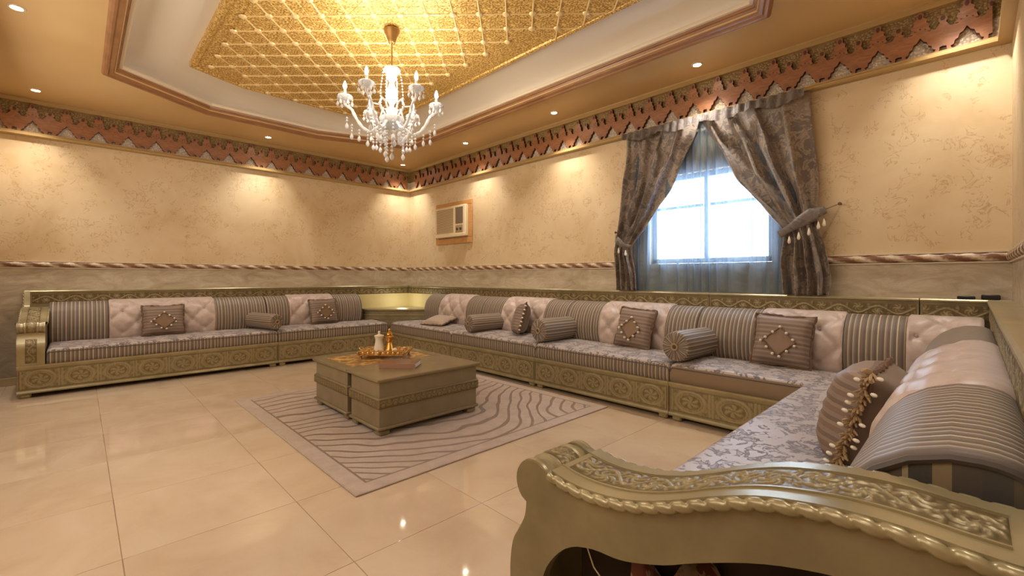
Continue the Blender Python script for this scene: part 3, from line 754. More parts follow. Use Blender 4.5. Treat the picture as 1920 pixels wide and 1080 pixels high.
# back wall: local x runs towards -X
DB=.926
def back_unit(label,xr,xl,secs,front='stripe',rail=None,seat=None,base=None,seatlabel=None):
    s=thing('sofa',label,'sofa',(xr,YB,0),PI,'fitted majlis sofa units round the walls'); L=xr-xl
    b=base or (0,L); sofa_base(s,b[0],b[1],DB)
    for r in (rail or [(0,L)]): sofa_rail(s,*r)
    c=seat or (.004,L-.004); seat_cushion(s,c[0],c[1],.14,DB-.01,front=front,label=seatlabel)
    for a,e,k,*f in secs: back_section(s,xr-a if False else xr-e,xr-a,k,.105,openr=('L' in f),openl=('R' in f))
    return s
back_unit('carved sofa unit on the back wall beside the corner cabinet, below the air conditioner',-4.84,-6.45,[(-6.28,-5.87,'stripe','L'),(-5.868,-5.19,'tuft'),(-5.188,-4.843,'stripe')],rail=[(0,1.61),(1.612,2.525)])
back_unit('carved sofa unit on the back wall, second from the far corner',-3.31,-4.84,[(-4.837,-4.42,'stripe'),(-4.418,-3.66,'tuft'),(-3.658,-3.313,'stripe')])
back_unit('carved sofa unit on the back wall left of the window, third from the far corner',-1.775,-3.31,[(-3.307,-2.84,'stripe'),(-2.838,-2.08,'tuft'),(-2.078,-1.778,'stripe')])
back_unit('carved sofa unit below the window with a plain brown cushion front, at the right corner',.177,-1.775,[(-1.772,-1.26,'stripe'),(-1.258,-.68,'tuft'),(-.678,-.325,'stripe'),(-.323,.05,'tuft')],front='brown',rail=[(.0,.447),(.449,1.952)],seat=(.105,1.948),base=(.92,1.952),seatlabel='damask seat cushion with plain brown front edge')
# right wall sofa: local x runs towards +Y, arm nearest the camera
DR=.99
s=thing('sofa','nearest sofa on the right wall with the big scrolled carved armrest in front','sofa',(XR,.80,0),PI/2,'fitted majlis sofa units round the walls')
L=2.745
sofa_base(s,0,L,DR,nmed=9)
sofa_rail(s,.012,L+.80)
seat_cushion(s,.205,L+.01,.14,DR-.012,z1=.482,label='lilac grey damask seat cushion with dark cord edge')
back_section(s,.235,.90,'stripe',.105,openl=True); back_section(s,.902,1.99,'tuft',.105); back_section(s,1.992,2.95,'stripe',.105,openr=True)
arm(s,DR,.2)

# corner cabinet (diagonal, open shelf above a bowed front)
s=thing('corner_cabinet','low champagne corner cabinet with pale lit niche between the sofas','cabinet',(XL,YB,0),0)
# local frame: x along diagonal, y out of corner
def loc2(x,y): return (x,y)
mb=MB()
R2=math.sqrt(2)
def tri_prism(q,d,z0,z1,bow=0.0,m=0):
    # right-angle corner at origin in local frame rotated 45 deg; walls at +-45 deg
    w=d; pts=[(0,.02)]; n=10
    pts+= [(-w+2*w*i/n, d+bow*math.sin(PI*i/n)) for i in range(n+1)]
    q.prism(pts,z0,z1,'z',m)
s.rotation_euler=(0,0,0)
# local x along the back wall, -y along the left wall
def penta(e,c,z0,z1,name,mat,bow=.0,par=None,lo=.008):
    n=8; pts=[(lo,-lo),(e,-lo),(e,-c)]
    for i in range(1,n):
        t=i/n; x=e+(c-e)*t; y=-(c+(e-c)*t); b=bow*math.sin(PI*t)/math.sqrt(2); pts.append((x+b,y-b))
    pts+=[(c,-e),(lo,-e)]
    q=MB(); q.prism(pts,z0,z1,'z'); return q.build(name,mat,par or s,ang=30)
penta(.905,.55,.0,.484,'body',M['champ'],0,lo=.11)
penta(1.05,.30,.486,.556,'upper_body',M['champ'],.03,lo=.11)
penta(1.06,.31,.556,.570,'waist_moulding',M['champ_lt'],.045,lo=.11)
penta(1.04,.29,.570,.640,'drawer_front',M['champ'],.03,lo=.11)
penta(1.07,.32,.640,.660,'top_board',M['champ_lt'],.045,lo=.11)
nich=simple('niche_lacquer',(222,208,150),.6)
q=MB(); q.box(.118,1.14,-.118,-.108,.66,.896); q.build('niche_panel',nich,s)['label']='pale yellow-green niche back panel'
q=MB(); q.box(.108,.118,-1.14,-.118,.66,.896); q.build('niche_panel',nich,s)['label']='pale yellow-green niche back panel'

l=bpy.data.lights.new('niche_fill_light','POINT'); l.shadow_soft_size=.10; l.energy=1.6; l.color=(1,.95,.8)  # added lamp without a fixture, brightens the niche
lo=bpy.data.objects.new('niche_fill_light',l); COL.objects.link(lo); lo.location=(XL+.42,YB-.42,.785)
# ------------------------------------------------------------------ COFFEE TABLE
t=thing('coffee_table','square champagne coffee table in two blocks on the rug','table',(-3.66,2.055,.012))
def block(x0,x1,inset_top):
    y0,y1=-.475,.475; H=.431
    mb=MB(); mb.box(x0+.012,x1-.012,y0+.012,y1-.012,.04,.405,bev=.003); b=mb.build('block',M['champ_table'],t)
    mb=MB(); mb.box(x0-.002,x1+.002,y0-.004,y1+.004,.045,.068,bev=.006); mb.build('base_moulding',M['champ_table'],b)
    # carved band wraps the block
    mb=MB(); mb.box(x0-.004,x1+.004,y0-.006,y1+.006,.205,.285,bev=.010); mb.build('belt',M['champ_table'],b)
    X,Z,h=relief(x1-x0-.02,.062,.0045,P=.10); 
    q=MB(); q.grid([[(x0+.01+X[i,j],y0-.006-.006*h[i,j],.214+Z[i,j]) for j in range(X.shape[1])] for i in range(X.shape[0])]); q.build('carved_band',M['carve'],b,height=list(h.ravel()),ang=180)
    X,Z,h=relief(.93,.062,.0045,P=.10)
    for xe,sg in (((x0-.004),-1),((x1+.004),1)):
        if (sg<0 and x0>0) or (sg>0 and x1<.3): continue
        q=MB(); q.grid([[(xe+sg*.006*h[i,j],y0+.01+X[i,j],.214+Z[i,j]) for j in range(X.shape[1])] for i in range(X.shape[0])]); q.build('carved_band',M['carve'],b,height=list(h.ravel()),ang=180)
    for fx in (x0+.06,x1-.06):
        for fy in (y0+.06,y1-.06):
            q=MB(); q.box(fx-.045,fx+.045,fy-.045,fy+.045,0,.045,bev=.01); q.build('foot',M['champ_table'],t)
    return b
block(-.62,.075,True); block(.125,.62,False)
# top
mb=MB(); mb.box(.10,.635,-.49,.49,.405,.431,bev=.006)
for b in ((-.635,.098,-.49,-.40),(-.635,.098,.40,.49),(-.635,-.55,-.40,.40),(.03,.098,-.40,.40)): mb.box(*b,.405,.431,bev=.003)
mb.build('tabletop',M['champ_table'],t)
mb=MB(); mb.box(-.552,.032,-.402,.402,.412,.426,bev=.001); mb.build('inset_panel',M['inset'],t)['label']='amber patterned inset panel'
mb=MB(); mb.box(.075,.125,-.44,.44,.07,.40); mb.build('dark_gap',M['dark'],t)
# rug
mb=MB(); mb.box(-1.31,1.31,-1.2,1.2,0,.012,bev=.004); rg=mb.build('area_rug',M['rug']); rg.location=(-3.64,2.278,0)
tag(rg,'beige lilac area rug with carved wavy lines under the coffee table','rug')
# book
bk=thing('book','closed reddish-brown hardcover book on the coffee table','book',(-3.372,1.955,.443),math.radians(38))
mb=MB(); mb.box(-.15,.15,-.105,.105,.036,.040,bev=.001); mb.build('cover',M['bookc'],bk)
mb=MB(); mb.box(-.15,.15,-.105,.105,0,.004,bev=.001); mb.build('cover',M['bookc'],bk)
mb=MB(); mb.box(-.15,.15,-.108,-.102,0,.040,bev=.001); mb.build('spine',M['booksp'],bk)
mb=MB(); mb.box(-.147,.147,-.102,.100,.004,.036); mb.build('page_block',M['paper'],bk)
bk.rotation_euler=(0,0,math.radians(44))
# serving tray
TX,TY,TZ=-3.90,2.10,.439
tr_=thing('serving_tray','gilded serving tray on little feet on the coffee table','tray',(TX,TY,TZ),math.radians(45))
mb=MB(); mb.box(-.21,.21,-.15,.15,.03,.038,bev=.003); mb.build('tray_base',M['brass_lt'],tr_)
for a,b in (((-.21,-.15),(.21,-.15)),((.21,-.15),(.21,.15)),((.21,.15),(-.21,.15)),((-.21,.15),(-.21,-.15))):
    q=MB(); n=9
    for i in range(n+1):
        x=a[0]+(b[0]-a[0])*i/n; y=a[1]+(b[1]-a[1])*i/n; q.ball((x,y,.053),.015,8)
    q.tube([(a[0],a[1],.07),(b[0],b[1],.07)],.004,6); q.build('gallery_rail',M['brass_lt'],tr_)
for sx in (-1,1):
    for sy in (-1,1):
        q=MB(); q.lathe([(.012,0),(.008,.012),(.013,.024),(.01,.032)],(sx*.19,sy*.13,0),10); q.build('foot',M['bronze'],tr_)
q=MB(); q.tube([(.21,-.04,.06),(.245,-.035,.085),(.245,.035,.085),(.21,.04,.06)],.005,6); q.build('handle',M['brass_lt'],tr_)
q=MB(); q.tube([(-.21,-.04,.06),(-.245,-.035,.085),(-.245,.035,.085),(-.21,.04,.06)],.005,6); q.build('handle',M['brass_lt'],tr_)
pz=TZ+.038
def at(x,y): a=math.radians(45); return (TX+x*math.cos(a)-y*math.sin(a),TY+x*math.sin(a)+y*math.cos(a))
x,y=at(-.005,.03)
fk=thing('coffee_pot','white waisted flask with a small knob lid on the tray','flask',(x-.06,y-.04,pz))
mb=MB(); mb.lathe([(.052,0),(.055,.01),(.046,.05),(.037,.09),(.035,.115),(.041,.14),(.048,.152),(.044,.158),(.02,.164),(.012,.17)],n=24); mb.build('body',M['white'],fk)
mb=MB(); mb.lathe([(.012,.166),(.009,.178),(.013,.188),(.008,.197),(.0001,.199)],n=14); mb.build('lid_knob',M['white'],fk)
gx,gy=fk.location.x+.065,fk.location.y+.075
gf=thing('brass_coffee_pot','ornate golden coffee pot standing right of the white flask','pot',(gx,gy,pz),math.radians(-35))
mb=MB(); mb.lathe([(.048,0),(.050,.008),(.040,.03),(.034,.055),(.026,.075),(.022,.09),(.036,.105),(.044,.125),(.040,.145),(.024,.158),(.020,.165)],n=24); mb.build('body',M['brass'],gf)
mb=MB(); mb.lathe([(.030,.165),(.026,.178),(.012,.190),(.008,.20),(.013,.208),(.010,.218),(.0001,.226)],n=18); mb.build('lid',M['brass'],gf)
mb=MB(); mb.tube([(.036,0,.118),(.06,0,.125),(.078,0,.112),(.088,0,.098)],[.010,.008,.006,.005],8); mb.build('spout',M['brass_lt'],gf)
mb=MB(); mb.tube([(-.036,0,.14),(-.062,0,.135),(-.066,0,.10),(-.040,0,.06)],.005,8); mb.build('handle',M['brass'],gf)
cupm=None
for k,(cx,cy) in enumerate(((-.15,-.10),(-.09,-.11),(-.02,-.11),(.05,-.11),(.12,-.10),(.16,-.03),(.15,.05),(-.16,-.02),(-.15,.06),(-.10,.10),(.10,.10))):
    X_,Y_=at(cx,cy)
    if cupm is None:
        mb=MB(); mb.lathe([(.014,0),(.015,.004),(.021,.02),(.024,.036),(.022,.036),(.019,.02),(.010,.006),(.0001,.005)],n=16); cupm=mb.build('coffee_cup',M['brass_lt']); c=cupm
    else: c=share(cupm)
    c.location=(X_,Y_,pz); tag(c,'small gilded coffee cup set out on the serving tray','cup','small gilded cups on the serving tray')
x,y=at(.10,-.045); mb=MB(); mb.ball((0,0,.026),.026,14); mb.lathe([(.012,0),(.012,.006)],n=10); o=mb.build('sugar_pot',M['white']); o.location=(x,y,pz); tag(o,'small round white pot on the front right of the tray','pot')

# ------------------------------------------------------------------ CUSHIONS
def pillow_geo(w,h,t,n=16):
    top=[];bot=[]
    for i in range(n+1):
        r1=[];r2=[]
        for j in range(n+1):
            u=-1+2*i/n; v=-1+2*j/n; e=max(0,(1-u**4))*max(0,(1-v**4)); th=t/2*(e**.45)
            x=u*w/2*(1-.06*(1-v*v)*abs(u)); y=v*h/2*(1-.06*(1-u*u)*abs(v))
            wr=.004*math.sin(v*22+u*3)*e
            r1.append((x,y,th+wr)); r2.append((x,y,-th))
        top.append(r1); bot.append(r2)
    return top,bot
def pillow(name,label,w,loc,R,h=None,t=.15,patch=True,mats=None):
    h=h or w; root=thing(name,label,'cushion',loc,0,'decorative cushions on the sofas'); root.rotation_euler=R
    top,bot=pillow_geo(w,h,t); mb=MB(); mb.grid(top,0); mb.grid(bot,1); mb.build('cover',mats or [M['pil'],M['pilplain']],root,ang=180)
    q=MB(); n=64; pts=[]
    for k in range(n):
        s_=k/n*4; a=int(s_); f=s_-a; u,v=[(-1+2*f,-1),(1,-1+2*f),(1-2*f,1),(-1,1-2*f)][a]
        x=u*w/2*(1-.06*(1-v*v)*abs(u)); y=v*h/2*(1-.06*(1-u*u)*abs(v)); pts.append((x+random.uniform(-.005,.005),y+random.uniform(-.005,.005),random.uniform(-.008,.008)))
    q.tube(pts,[.009+.005*random.random() for _ in pts],6,closed=True); q.build('ruffle_edge',M['fringe'],root)
    if patch:
        def surf(u,v):
            e=max(0,(1-u**4))*max(0,(1-v**4)); return (u*w/2,v*h/2,t/2*(e**.45))
        q=MB(); P=[]; m=8
        for i in range(m+1):
            row=[]
            for j in range(m+1):
                a=-1+2*i/m; b=-1+2*j/m; u=(a+b)*.27; v=(a-b)*.27-.10; x,y,z=surf(u,v); row.append((x,y,z+.007))
            P.append(row)
        q.grid(P); pc=q.build('diamond_patch',M['patch'],root,ang=180); pc['label']='diamond-shaped bronze velvet patch'
        q=MB(); ring=[P[0][j] for j in range(m)]+[P[i][m] for i in range(m)]+[P[m][m-j] for j in range(m)]+[P[m-i][0] for i in range(m)]
        q.tube([(x,y,z+.002) for x,y,z in ring],.006,6,closed=True); q.build('patch_cord',M['fringe'],pc)
        b0=None
        for k in range(0,len(ring),3):
            x,y,z=ring[k]; r=.012*w/.42
            if b0 is None: q=MB(); q.ball((0,0,0),r,8,sz=1.5); b0=q.build('pearl_drop',M['pearl'],root); b0.location=(x*1.12,y*1.12-.01,z+.012)
            else: share(b0,loc=(x*1.12,(y+.05)*1.12-.066,z+.012))
    return root
R_=lambda *a:tuple(math.radians(v) for v in a)
# pillow plane: local z faces the room, local y up
pillow('throw_pillow','brown ruffled cushion with pearl-edged diamond, on the far left sofa',.42,(-6.90,.745,.672),R_(76,0,90),h=.36,t=.13)
pillow('throw_pillow','brown ruffled cushion with pearl-edged diamond, on the left wall sofa by the corner cabinet',.43,(-6.90,2.68,.672),R_(76,0,96),h=.37,t=.13)
pillow('throw_pillow','tilted brown cushion with a pearl seam leaning behind two bolsters on the back wall',.42,(-3.93,3.96,.668),R_(74,-10,-40),h=.38,t=.20,patch=False)
pillow('throw_pillow','square brown cushion with pearl-edged diamond, left of the window sofa bolster',.42,(-2.38,4.035,.682),R_(74,3,-6),h=.40,t=.14)
pillow('throw_pillow','square brown cushion with pearl-edged diamond, below the window',.42,(-1.06,4.02,.692),R_(74,2,0),h=.41,t=.15)
pillow('throw_pillow','flat pale and dark cushion lying on the back sofa near the corner cabinet',.42,(-5.55,3.86,.535),R_(14,0,12),h=.34,t=.12,patch=False,mats=[M['pale'],M['pildark']])
# large foreground pillow with gold fringe, leaning on the right backrest
_lp=[o for o in COL.objects if o.name.startswith('throw_pillow')][2]
t3=None
for k in range(7):
    if t3 is None: q=MB(); q.ball((0,0,0),.011,8,sz=1.4); t3=q.build('pearl_drop',M['pearl'],_lp); t3.location=(.212,-.15+.05*k,0)
    else: share(t3,loc=(.212,-.15+.05*k,0))
bp=pillow('throw_pillow','large striped cushion with gold tassel fringe, nearest on the right wall sofa',    .43,(-.300,2.26,.662),R_(74,0,-92),h=.39,t=.25,patch=False)
q=MB()
fr=[]
for k in range(110):
    v=-1+2*k/109; x=.23*(1-.06*(1-v*v)); y=v*.21
    a=random.uniform(-.6,.6); d=Vector((.7,a*.6,random.uniform(-.9,.9))).normalized()*random.uniform(.022,.042)
    q.tube([(x,y,0),(x+d.x*.6,y+d.y*.6,d.z*.6),(x+d.x,y+d.y-.006,d.z)],[.003,.0052,.003],5)
q.build('tassel_fringe',M['fringe_gold'],bp)['label']='gold tassel fringe'
tp_=None
for k in range(14):
    v=-1+2*(k+.5)/14
    if tp_ is None: q=MB(); q.ball((0,0,0),.0075,8,sz=1.5); tp_=q.build('pearl_drop',M['pearl'],bp); tp_.location=(.252,v*.21,.03)
    else: share(tp_,loc=(.252+random.uniform(-.01,.01),v*.21,random.choice((-.03,.03))))

def bolster(label,p0,p1,r):
    p0,p1=Vector(p0),Vector(p1); d=p1-p0; L=d.length; root=thing('bolster_cushion',label,'cushion',tuple(p0),0,'round bolsters on the sofa joints')
    root.rotation_euler=d.to_track_quat('X','Z').to_euler()
    n=40; prof=[(r-.028,.0),(r-.012,.003),(r-.003,.012),(r,.03)]+[(r+.002*math.sin(k),.03+(L-.06)*k/6) for k in range(1,6)]+[(r,L-.03),(r-.003,L-.012),(r-.012,L-.003),(r-.028,L)]
    mb=MB(); uv=[]; P=[]
    for R0,hh in prof:
        row=[]
        for k in range(n+1):
            a=2*PI*k/n; row.append((hh,R0*math.cos(a),R0*math.sin(a))); uv.append((k/n*.84,hh))
        P.append(row)
    mb.grid(P); mb.build('cover',M['stripe_uv'],root,uv=uv,ang=60)
    for hx,sg in ((0,-1),(L,1)):
        q=MB(); P=[]; uv=[]; m=80
        for i in range(9):
            rr=(r-.012)*i/8+.0005; row=[]
            for k in range(m+1):
                a=2*PI*k/m; pl=.006*math.cos(20*a)*(i/8)**.7*(1 if i<8 else .3); row.append((hx+sg*(.012*math.cos(PI/2*(i/8))**.8-.001+pl) -sg*(.012*math.exp(-(rr/.03)**2)),rr*math.cos(a),rr*math.sin(a))); uv.append((k/m*1.05,i/8))
            P.append(row)
        q.grid(P); e=q.build('pleated_end',M['stripe_uv'],root,uv=uv,ang=180)
        q=MB(); q.lathe([(.016,.0),(.022,.006),(.030,.006),(.034,.0),(.030,-.006),(.02,-.006)],(hx+sg*.012,0,0),20,axis='x',closed=True); q.build('ring_trim',M['ringtan'],e)
        q=MB(); q.lathe([(.0001,sg*.006),(.009,sg*.003),(.013,-sg*.004)],(hx+sg*.008,0,0),14,axis='x'); q.build('button',M['piping'],e)
    return root
bolster('striped bolster on the joint of the two left wall sofas',(-6.50,1.905,.590),(-6.98,1.72,.600),.105)
bolster('striped bolster with a dark button end, nearest the far corner on the back wall',(-4.52,3.60,.592),(-4.47,4.16,.597),.112)
bolster('striped bolster in front of the tilted cushion, middle of the back wall',(-3.30,3.60,.608),(-3.27,4.13,.613),.127)
bolster('largest striped bolster, below the left edge of the window',(-1.745,3.60,.608),(-1.70,4.13,.613),.128)

# ------------------------------------------------------------------ CURTAINS
CY=4.40
def lerp(a,b,t): return a+(b-a)*t
def interp(t,pts): return float(np.interp(t,[p[0] for p in pts],[p[1] for p in pts]))
def drape(name,label,Lp,Rp,nf,z_top,z_bot,ztie,amp=.045,topf=None):
    """Lp,Rp: (z,x) lists for the left and right edges, z descending"""
    root=thing(name,label,'curtain',(0,CY,0),0,'tied back damask drapes at the window')
    n=nf*14; m=70; P=[]
    for i in range(m+1):
        row=[]
        for j in range(n+1):
            s_=j/n; z0=lerp(z_top,z_bot,i/m)
            xl=interp(-z0,[(-a,b) for a,b in Lp]); xr=interp(-z0,[(-a,b) for a,b in Rp]); x=lerp(xl,xr,s_)
            wd=xr-xl; tight=math.exp(-((z0-ztie)/.12)**2)
            a_=amp*(.55+.45*min(1,(z_top-z0)/.5))*(1-.55*tight)
            ph=s_*nf*2*PI+.8*math.sin(s_*7+z0*1.3)
            y=-a_*(math.sin(ph)+.35*math.sin(2.3*ph+z0*2))-.03*tight-.012*math.sin(z0*9+s_*11)
            row.append((x+.25*wd/nf*math.sin(ph*1.0+1.2)*.4,y-.045,z0+.012*math.sin(z0*14+s_*19)*(1-tight)*(1 if 0<i<m else 0)))
        P.append(row)
    mb=MB(); mb.grid(P); o=mb.build('fabric',M['drape'],root,ang=180)
    sm=o.modifiers.new('thick','SOLIDIFY'); sm.thickness=.003
    # header band, gathered
    xl=Lp[0][1]; xr=Rp[0][1]; P=[]
    for i in range(5):
        row=[]
        for j in range(n+1):
            s_=j/n; row.append((lerp(xl,xr,s_),-.098-.014*math.sin(s_*nf*5*PI+math.sin(s_*9))-.004*i,z_top+.0-.023*i*(1+.22*math.sin(s_*13+nf))))
        P.append(row)
    mb=MB(); mb.grid(P); mb.build('header',M['drape_dk'],root,ang=180)['label']='darker gathered header band'
    return root
ZT=2.765
left_L=[(2.765,-2.70),(2.3,-2.715),(1.75,-2.77),(1.45,-2.80),(1.04,-2.79)]
left_R=[(2.765,-1.88),(2.6,-1.93),(2.4,-2.03),(2.1,-2.19),(1.85,-2.36),(1.65,-2.52),(1.5,-2.61),(1.42,-2.61),(1.2,-2.56),(1.04,-2.55)]
drape('drape','left damask drape tied back with a band, beside the window',left_L,left_R,4,ZT,1.045,1.52)
right_L=[(2.765,-1.88),(2.6,-1.80),(2.4,-1.68),(2.1,-1.53),(1.9,-1.38),(1.75,-1.25),(1.62,-1.145),(1.5,-1.13),(1.3,-1.16),(1.04,-1.14)]
right_R=[(2.765,-.97),(2.3,-.93),(1.95,-.90),(1.7,-.90),(1.45,-.85),(1.2,-.80),(1.04,-.81)]
drape('drape','right damask drape, the wider one, tied back by a tasselled band',right_L,right_R,4,ZT,1.045,1.6,amp=.055)
# sheer
P=[]; n=260; m=30
for i in range(m+1):
    row=[]
    for j in range(n+1):
        s_=j/n; z0=lerp(2.75,1.05,i/m); x=lerp(-2.66,-1.06,s_)
        g=min(1,max(0,(2.75-z0)/.5)); xx=lerp(-1.88+(x+1.88)*.9,x,g)
        ph=s_*15*2*PI+3.4*math.sin(s_*13)+1.0*math.sin(z0*1.3+s_*9); row.append((xx+.012*math.cos(ph),.026*math.sin(ph)+.012*math.sin(ph*.37+z0),z0))
    P.append(row)
mb=MB(); mb.grid(P); sh=mb.build('sheer_curtain',M['sheer'],ang=180); sh.location=(0,CY+.03,0); tag(sh,'pleated bluish sheer curtain over the bright window','curtain')
# curtain rail
mb=MB(); mb.box(-2.74,-.93,-.012,.012,2.768,2.785,bev=.004); o=mb.build('curtain_track',M['cframe']); o.location=(0,CY-.01,-.006); tag(o,'slim curtain track under the cornice above the window','curtain rail')
# tiebacks
def tieback(label,path,w0,tas,hook):
    root=thing('curtain_tieback',label,'tieback',(0,CY,0),0,'tasselled curtain tiebacks')
    Pp=[Vector(p) for p in path]; P=[]
    N=24
    for i in range(N+1):
        f=i/N*(len(Pp)-1); k=min(int(f),len(Pp)-2); f-=k; c=Pp[k].lerp(Pp[k+1],f); t=(Pp[k+1]-Pp[k]).normalized()
        up=Vector((-t.z,0,t.x)); up=up if up.z>0 else -up
        wd=w0*(.55+.45*math.sin(PI*min(1,i/N*1.15+.1)))
        P.append([tuple(c+up*(wd/2)*q_+Vector((0,-.006*(1-q_*q_),0))) for q_ in (-1,-.5,0,.5,1)])
    mb=MB(); mb.grid(P); b=mb.build('band',M['drape_dk'],root,ang=180); b.modifiers.new('t','SOLIDIFY').thickness=.004
    q=MB(); q.tube([P[0][2],hook],.003,6); q.ball(hook,.014,8); q.lathe([(.006,-.02),(.006,.07)],(hook[0],hook[1]+.02,hook[2]),8,axis='y'); q.build('cord',M['fringe'],root)
    t0=None
    for k in range(tas):
        i=int(N*(k+.7)/(tas+.4)); p=P[i][0] if P[i][0][2]<P[i][4][2] else P[i][4]
        if t0 is None:
            q=MB(); q.tube([(0,0,0),(0,0,-.03)],.002,5,1); q.lathe([(.002,-.028),(.006,-.04),(.012,-.065),(.013,-.078),(.008,-.09),(.0001,-.092)],n=10); t0=q.build('tassel',[M['pearl'],M['fringe']],root); t0.location=p
        else: share(t0,loc=p)
tieback('narrow tieback with tassels round the left drape',[(-2.80,-.06,1.66),(-2.74,-.12,1.60),(-2.66,-.14,1.545),(-2.57,-.12,1.52)],.07,3,(-2.83,-.02,1.70))
tieback('wide tieback with cream tassels hooked to the wall right of the window',[(-.83,-.06,1.745),(-.90,-.12,1.71),(-1.02,-.15,1.63),(-1.15,-.13,1.555)],.115,5,(-.752,.02,1.79))

# ------------------------------------------------------------------ AIR CONDITIONER
a=thing('air_conditioner','cream window air conditioner in a wooden frame on the back wall','air conditioner',(-6.0,YB,2.085))
for b in ((-.49,.49,.27,.345),(-.49,.49,-.345,-.25),(-.49,-.41,-.25,.27),(.40,.49,-.25,.27)):
    q=MB(); q.box(b[0],b[1],-.03,-.001,b[2],b[3],bev=.006); q.build('wooden_frame',M['acwood'],a)
q=MB(); q.box(-.41,.40,-.085,-.002,-.235,.27,bev=.012); ac=q.build('housing',M['ac'],a)
q=MB(); q.box(-.38,.09,-.089,-.083,-.165,.235,bev=.002); g=q.build('intake_grille',M['acgr'],a)
s0=None
for k in range(18):
    z=-.155+k*.0225
    if s0 is None: q=MB(); q.box(-.375,.085,-.095,-.088,-.003,.003); s0=q.build('louvre',M['ac'],g); s0.location=(0,0,z)
    else: share(s0,loc=(0,0,z))
q=MB(); q.box(.15,.34,-.089,-.083,-.03,.235,bev=.002); g=q.build('outlet_grille',M['acdk'],a); s0=None
for k in range(7):
    x=.165+k*.0265
    if s0 is None: q=MB(); q.box(-.002,.002,-.094,-.088,-.028,.233); s0=q.build('vane',M['acgr'],g); s0.location=(x,0,0)
    else: share(s0,loc=(x,0,0))
q=MB(); q.box(.15,.34,-.088,-.083,-.175,-.055,bev=.002); g=q.build('control_panel',M['acgr'],a)
for kx in (.20,.29):
    q=MB(); q.lathe([(.0001,-.104),(.02,-.103),(.024,-.088)],(kx,0,-.115),14,axis='y'); q.build('knob',M['acdk'],g)
q=MB(); q.box(-.41,.40,-.10,-.08,-.235,-.185,bev=.006); q.build('lower_lip',M['ac'],a)

# remotes on the rail corner
o=MB(); o.box(-.045,.045,-.02,.02,0,.022,bev=.004); r1=o.build('remote_control',M['black']); r1.location=(-.035,4.43,1.042); tag(r1,'flat black remote control on the back rail, left of the black box','remote control')
o=MB(); o.box(-.045,.045,-.028,.028,0,.034,bev=.005); r2=o.build('small_black_box',M['black']); r2.location=(.082,4.43,1.042); tag(r2,'small black box on the back rail in the right corner','box')

# textile and cable glimpsed under the near armrest
q=MB(); P=[]
for i in range(25):
    P.append([(-.30+.55*i/24, .0+.05*j, .02+.68*(1-abs(j-2)/3.2)**.6*(.88+.08*math.sin(i*.9+j))) for j in range(5)])
q.grid(P); o=q.build('folded_textile',M['redcloth'],ang=180); o.location=(-.22,.845,0); o.scale=(1,.35,1); tag(o,'folded red patterned textile stored under the nearest armrest','textile')
q=MB(); q.tube([(-.62,.838,.585),(-.60,.84,.54),(-.55,.842,.50),(-.50,.842,.47),(-.47,.842,.40)],.0016,6); o=q.build('thin_cable',M['chrome']); tag(o,'thin white cable hanging under the nearest armrest','cable')

# ------------------------------------------------------------------ CHANDELIER
CX,CYc=-3.53,1.96
ch=thing('chandelier','crystal chandelier with six lit candle arms under the gold ceiling panel','chandelier',(CX,CYc,0))
q=MB(); q.lathe([(.066,3.352),(.070,3.345),(.064,3.325),(.050,3.30),(.034,3.255),(.028,3.235),(.016,3.225),(.0001,3.222)],n=24); q.build('ceiling_canopy',M['bronze'],ch)
q=MB(); q.tube([(0,0,3.23),(0,0,3.02)],.006,8); q.build('chain',M['bronze'],ch)
q=MB(); q.lathe([(.006,3.03),(.03,3.028),(.066,3.012),(.072,2.99),(.05,2.975),(.02,2.965),(.03,2.945),(.038,2.93),(.03,2.905),(.018,2.89),(.03,2.86),(.045,2.815),(.048,2.78),(.042,2.74),(.022,2.70),(.018,2.68),(.035,2.665),(.04,2.64),(.028,2.61),(.03,2.58)],n=20); q.build('crystal_column',M['crystal'],ch)
q=MB(); q.lathe([(.02,2.60),(.09,2.59),(.108,2.575),(.105,2.55),(.085,2.52),(.05,2.497),(.012,2.488),(.0001,2.48)],n=32)
q.build('crystal_bowl',M['crystal'],ch)
q=MB()
for k in range(24):
    a_=2*PI*k/24; q.tube([(.107*math.cos(a_),.107*math.sin(a_),2.572),(.086*math.cos(a_),.086*math.sin(a_),2.519),(.012*math.cos(a_),.012*math.sin(a_),2.486)],.004,5)
q.build('bowl_flutes',M['crystal'],ch)
def drop(q,x,y,z,n,r,m=0):
    for i in range(n): q.lathe([(.0001,r),(r*.95,0),(.0001,-r)],(x,y,z-i*2*r),6,m)
    zz=z-n*2*r; q.lathe([(.0001,r),(r*1.0,-r*.6),(r*1.25,-r*1.6),(r*.9,-r*2.8),(.0001,-r*3.5)],(x,y,zz),7,m)
    return zz
ang0=math.radians(165)
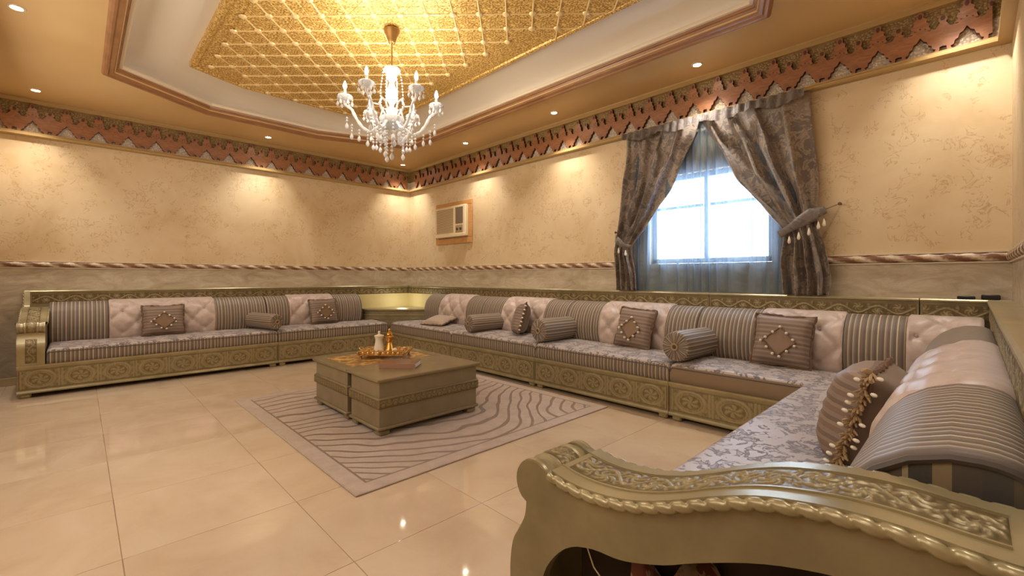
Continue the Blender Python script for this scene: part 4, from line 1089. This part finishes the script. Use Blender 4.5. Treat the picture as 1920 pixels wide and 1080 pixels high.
def arm_proto():
    A_=bpy.data.objects.new('candle_arm',None)
    q=MB(); pts=[]
    for i in range(25):
        t=i/24; x=.04+(.345)*t; z=2.60-.145*math.sin(PI*min(1,t*1.18))+.06*max(0,(t-.6)/.4)**1.5; pts.append((x,0,z))
    pts.append((.385,0,2.70))
    q.tube(pts,[.013*(1+.25*math.sin(i*2.1)) for i in range(len(pts))],8); A_=q.build('candle_arm',M['crystal'],ch)
    # ornamental second scroll
    q=MB(); q.tube([(.05,0,2.60),(.10,0,2.69),(.16,0,2.70),(.20,0,2.64),(.17,0,2.60),(.14,0,2.62)],.008,6); q.build('scroll',M['crystal'],A_)
    q=MB(); q.lathe([(.012,2.69),(.03,2.695),(.055,2.715),(.062,2.735),(.055,2.74),(.03,2.722),(.014,2.72)],(.385,0,0),18); q.build('candle_cup',M['crystal'],A_)
    q=MB(); q.lathe([(.011,2.715),(.011,2.79)],(.385,0,0),10); q.build('candle_sleeve',M['white'],A_)
    q=MB(); q.lathe([(.006,2.79),(.013,2.805),(.015,2.82),(.010,2.845),(.0001,2.865)],(.385,0,0),10); q.build('bulb',M['bulb'],A_)
    for k in range(6):
        a_=2*PI*k/6; q=MB(); drop(q,.385+.058*math.cos(a_),.058*math.sin(a_),2.722,2,.010); q.build('crystal_drop',M['crystal'],A_)
    for x_,z_,n_ in ((.20,2.44,3),(.27,2.45,2),(.33,2.49,3),(.37,2.55,2),(.12,2.48,2)):
        q=MB(); drop(q,x_,0,z_,n_,.013); q.build('crystal_drop',M['crystal'],A_)
    return A_
ap=arm_proto(); memo={}
for q_ in bpy.data.objects:
    if q_.parent: memo.setdefault(q_.parent.name,[]).append(q_)
for k in range(6):
    an=TH+ang0-k*PI/3+0
    A_=ap if k==0 else copytree(ap,ch,memo)
    # screen-right axis is (cos TH, sin TH); angle measured from it, towards the camera
    ux,uy=math.cos(TH),math.sin(TH); th=ang0-k*PI/3
    dx=math.cos(th)*ux+math.sin(th)*uy; dy=math.cos(th)*uy-math.sin(th)*ux
    A_.rotation_euler=(0,0,math.atan2(dy,dx))
    l=bpy.data.lights.new('candle','POINT'); l.energy=CHAND_W; l.color=(1,.90,.76); l.shadow_soft_size=.02
    lo=bpy.data.objects.new('candle_lamp',l); COL.objects.link(lo); r_=.385; lo.location=(CX+r_*dx,CYc+r_*dy,2.90)
for k in range(9):
    a_=2*PI*k/9+.3; q=MB(); drop(q,.095*math.cos(a_),.095*math.sin(a_),2.525,[4,9,4][k%3],.0145); q.build('crystal_strand',M['crystal'],ch)
q=MB(); drop(q,0,0,2.46,6,.016); q.build('crystal_strand',M['crystal'],ch)
for k in range(6):
    a_=2*PI*k/6; q=MB()
    P0=Vector((.068*math.cos(a_),.068*math.sin(a_),3.0)); P1=Vector((.09*math.cos(a_),.09*math.sin(a_),2.66))
    for i in range(14): c=P0.lerp(P1,i/13)+Vector((math.cos(a_),math.sin(a_),0))*.012*math.sin(PI*i/13); q.lathe([(.0001,.011),(.0085,0),(.0001,-.011)],tuple(c),6)
    q.build('bead_chain',M['crystal'],ch)
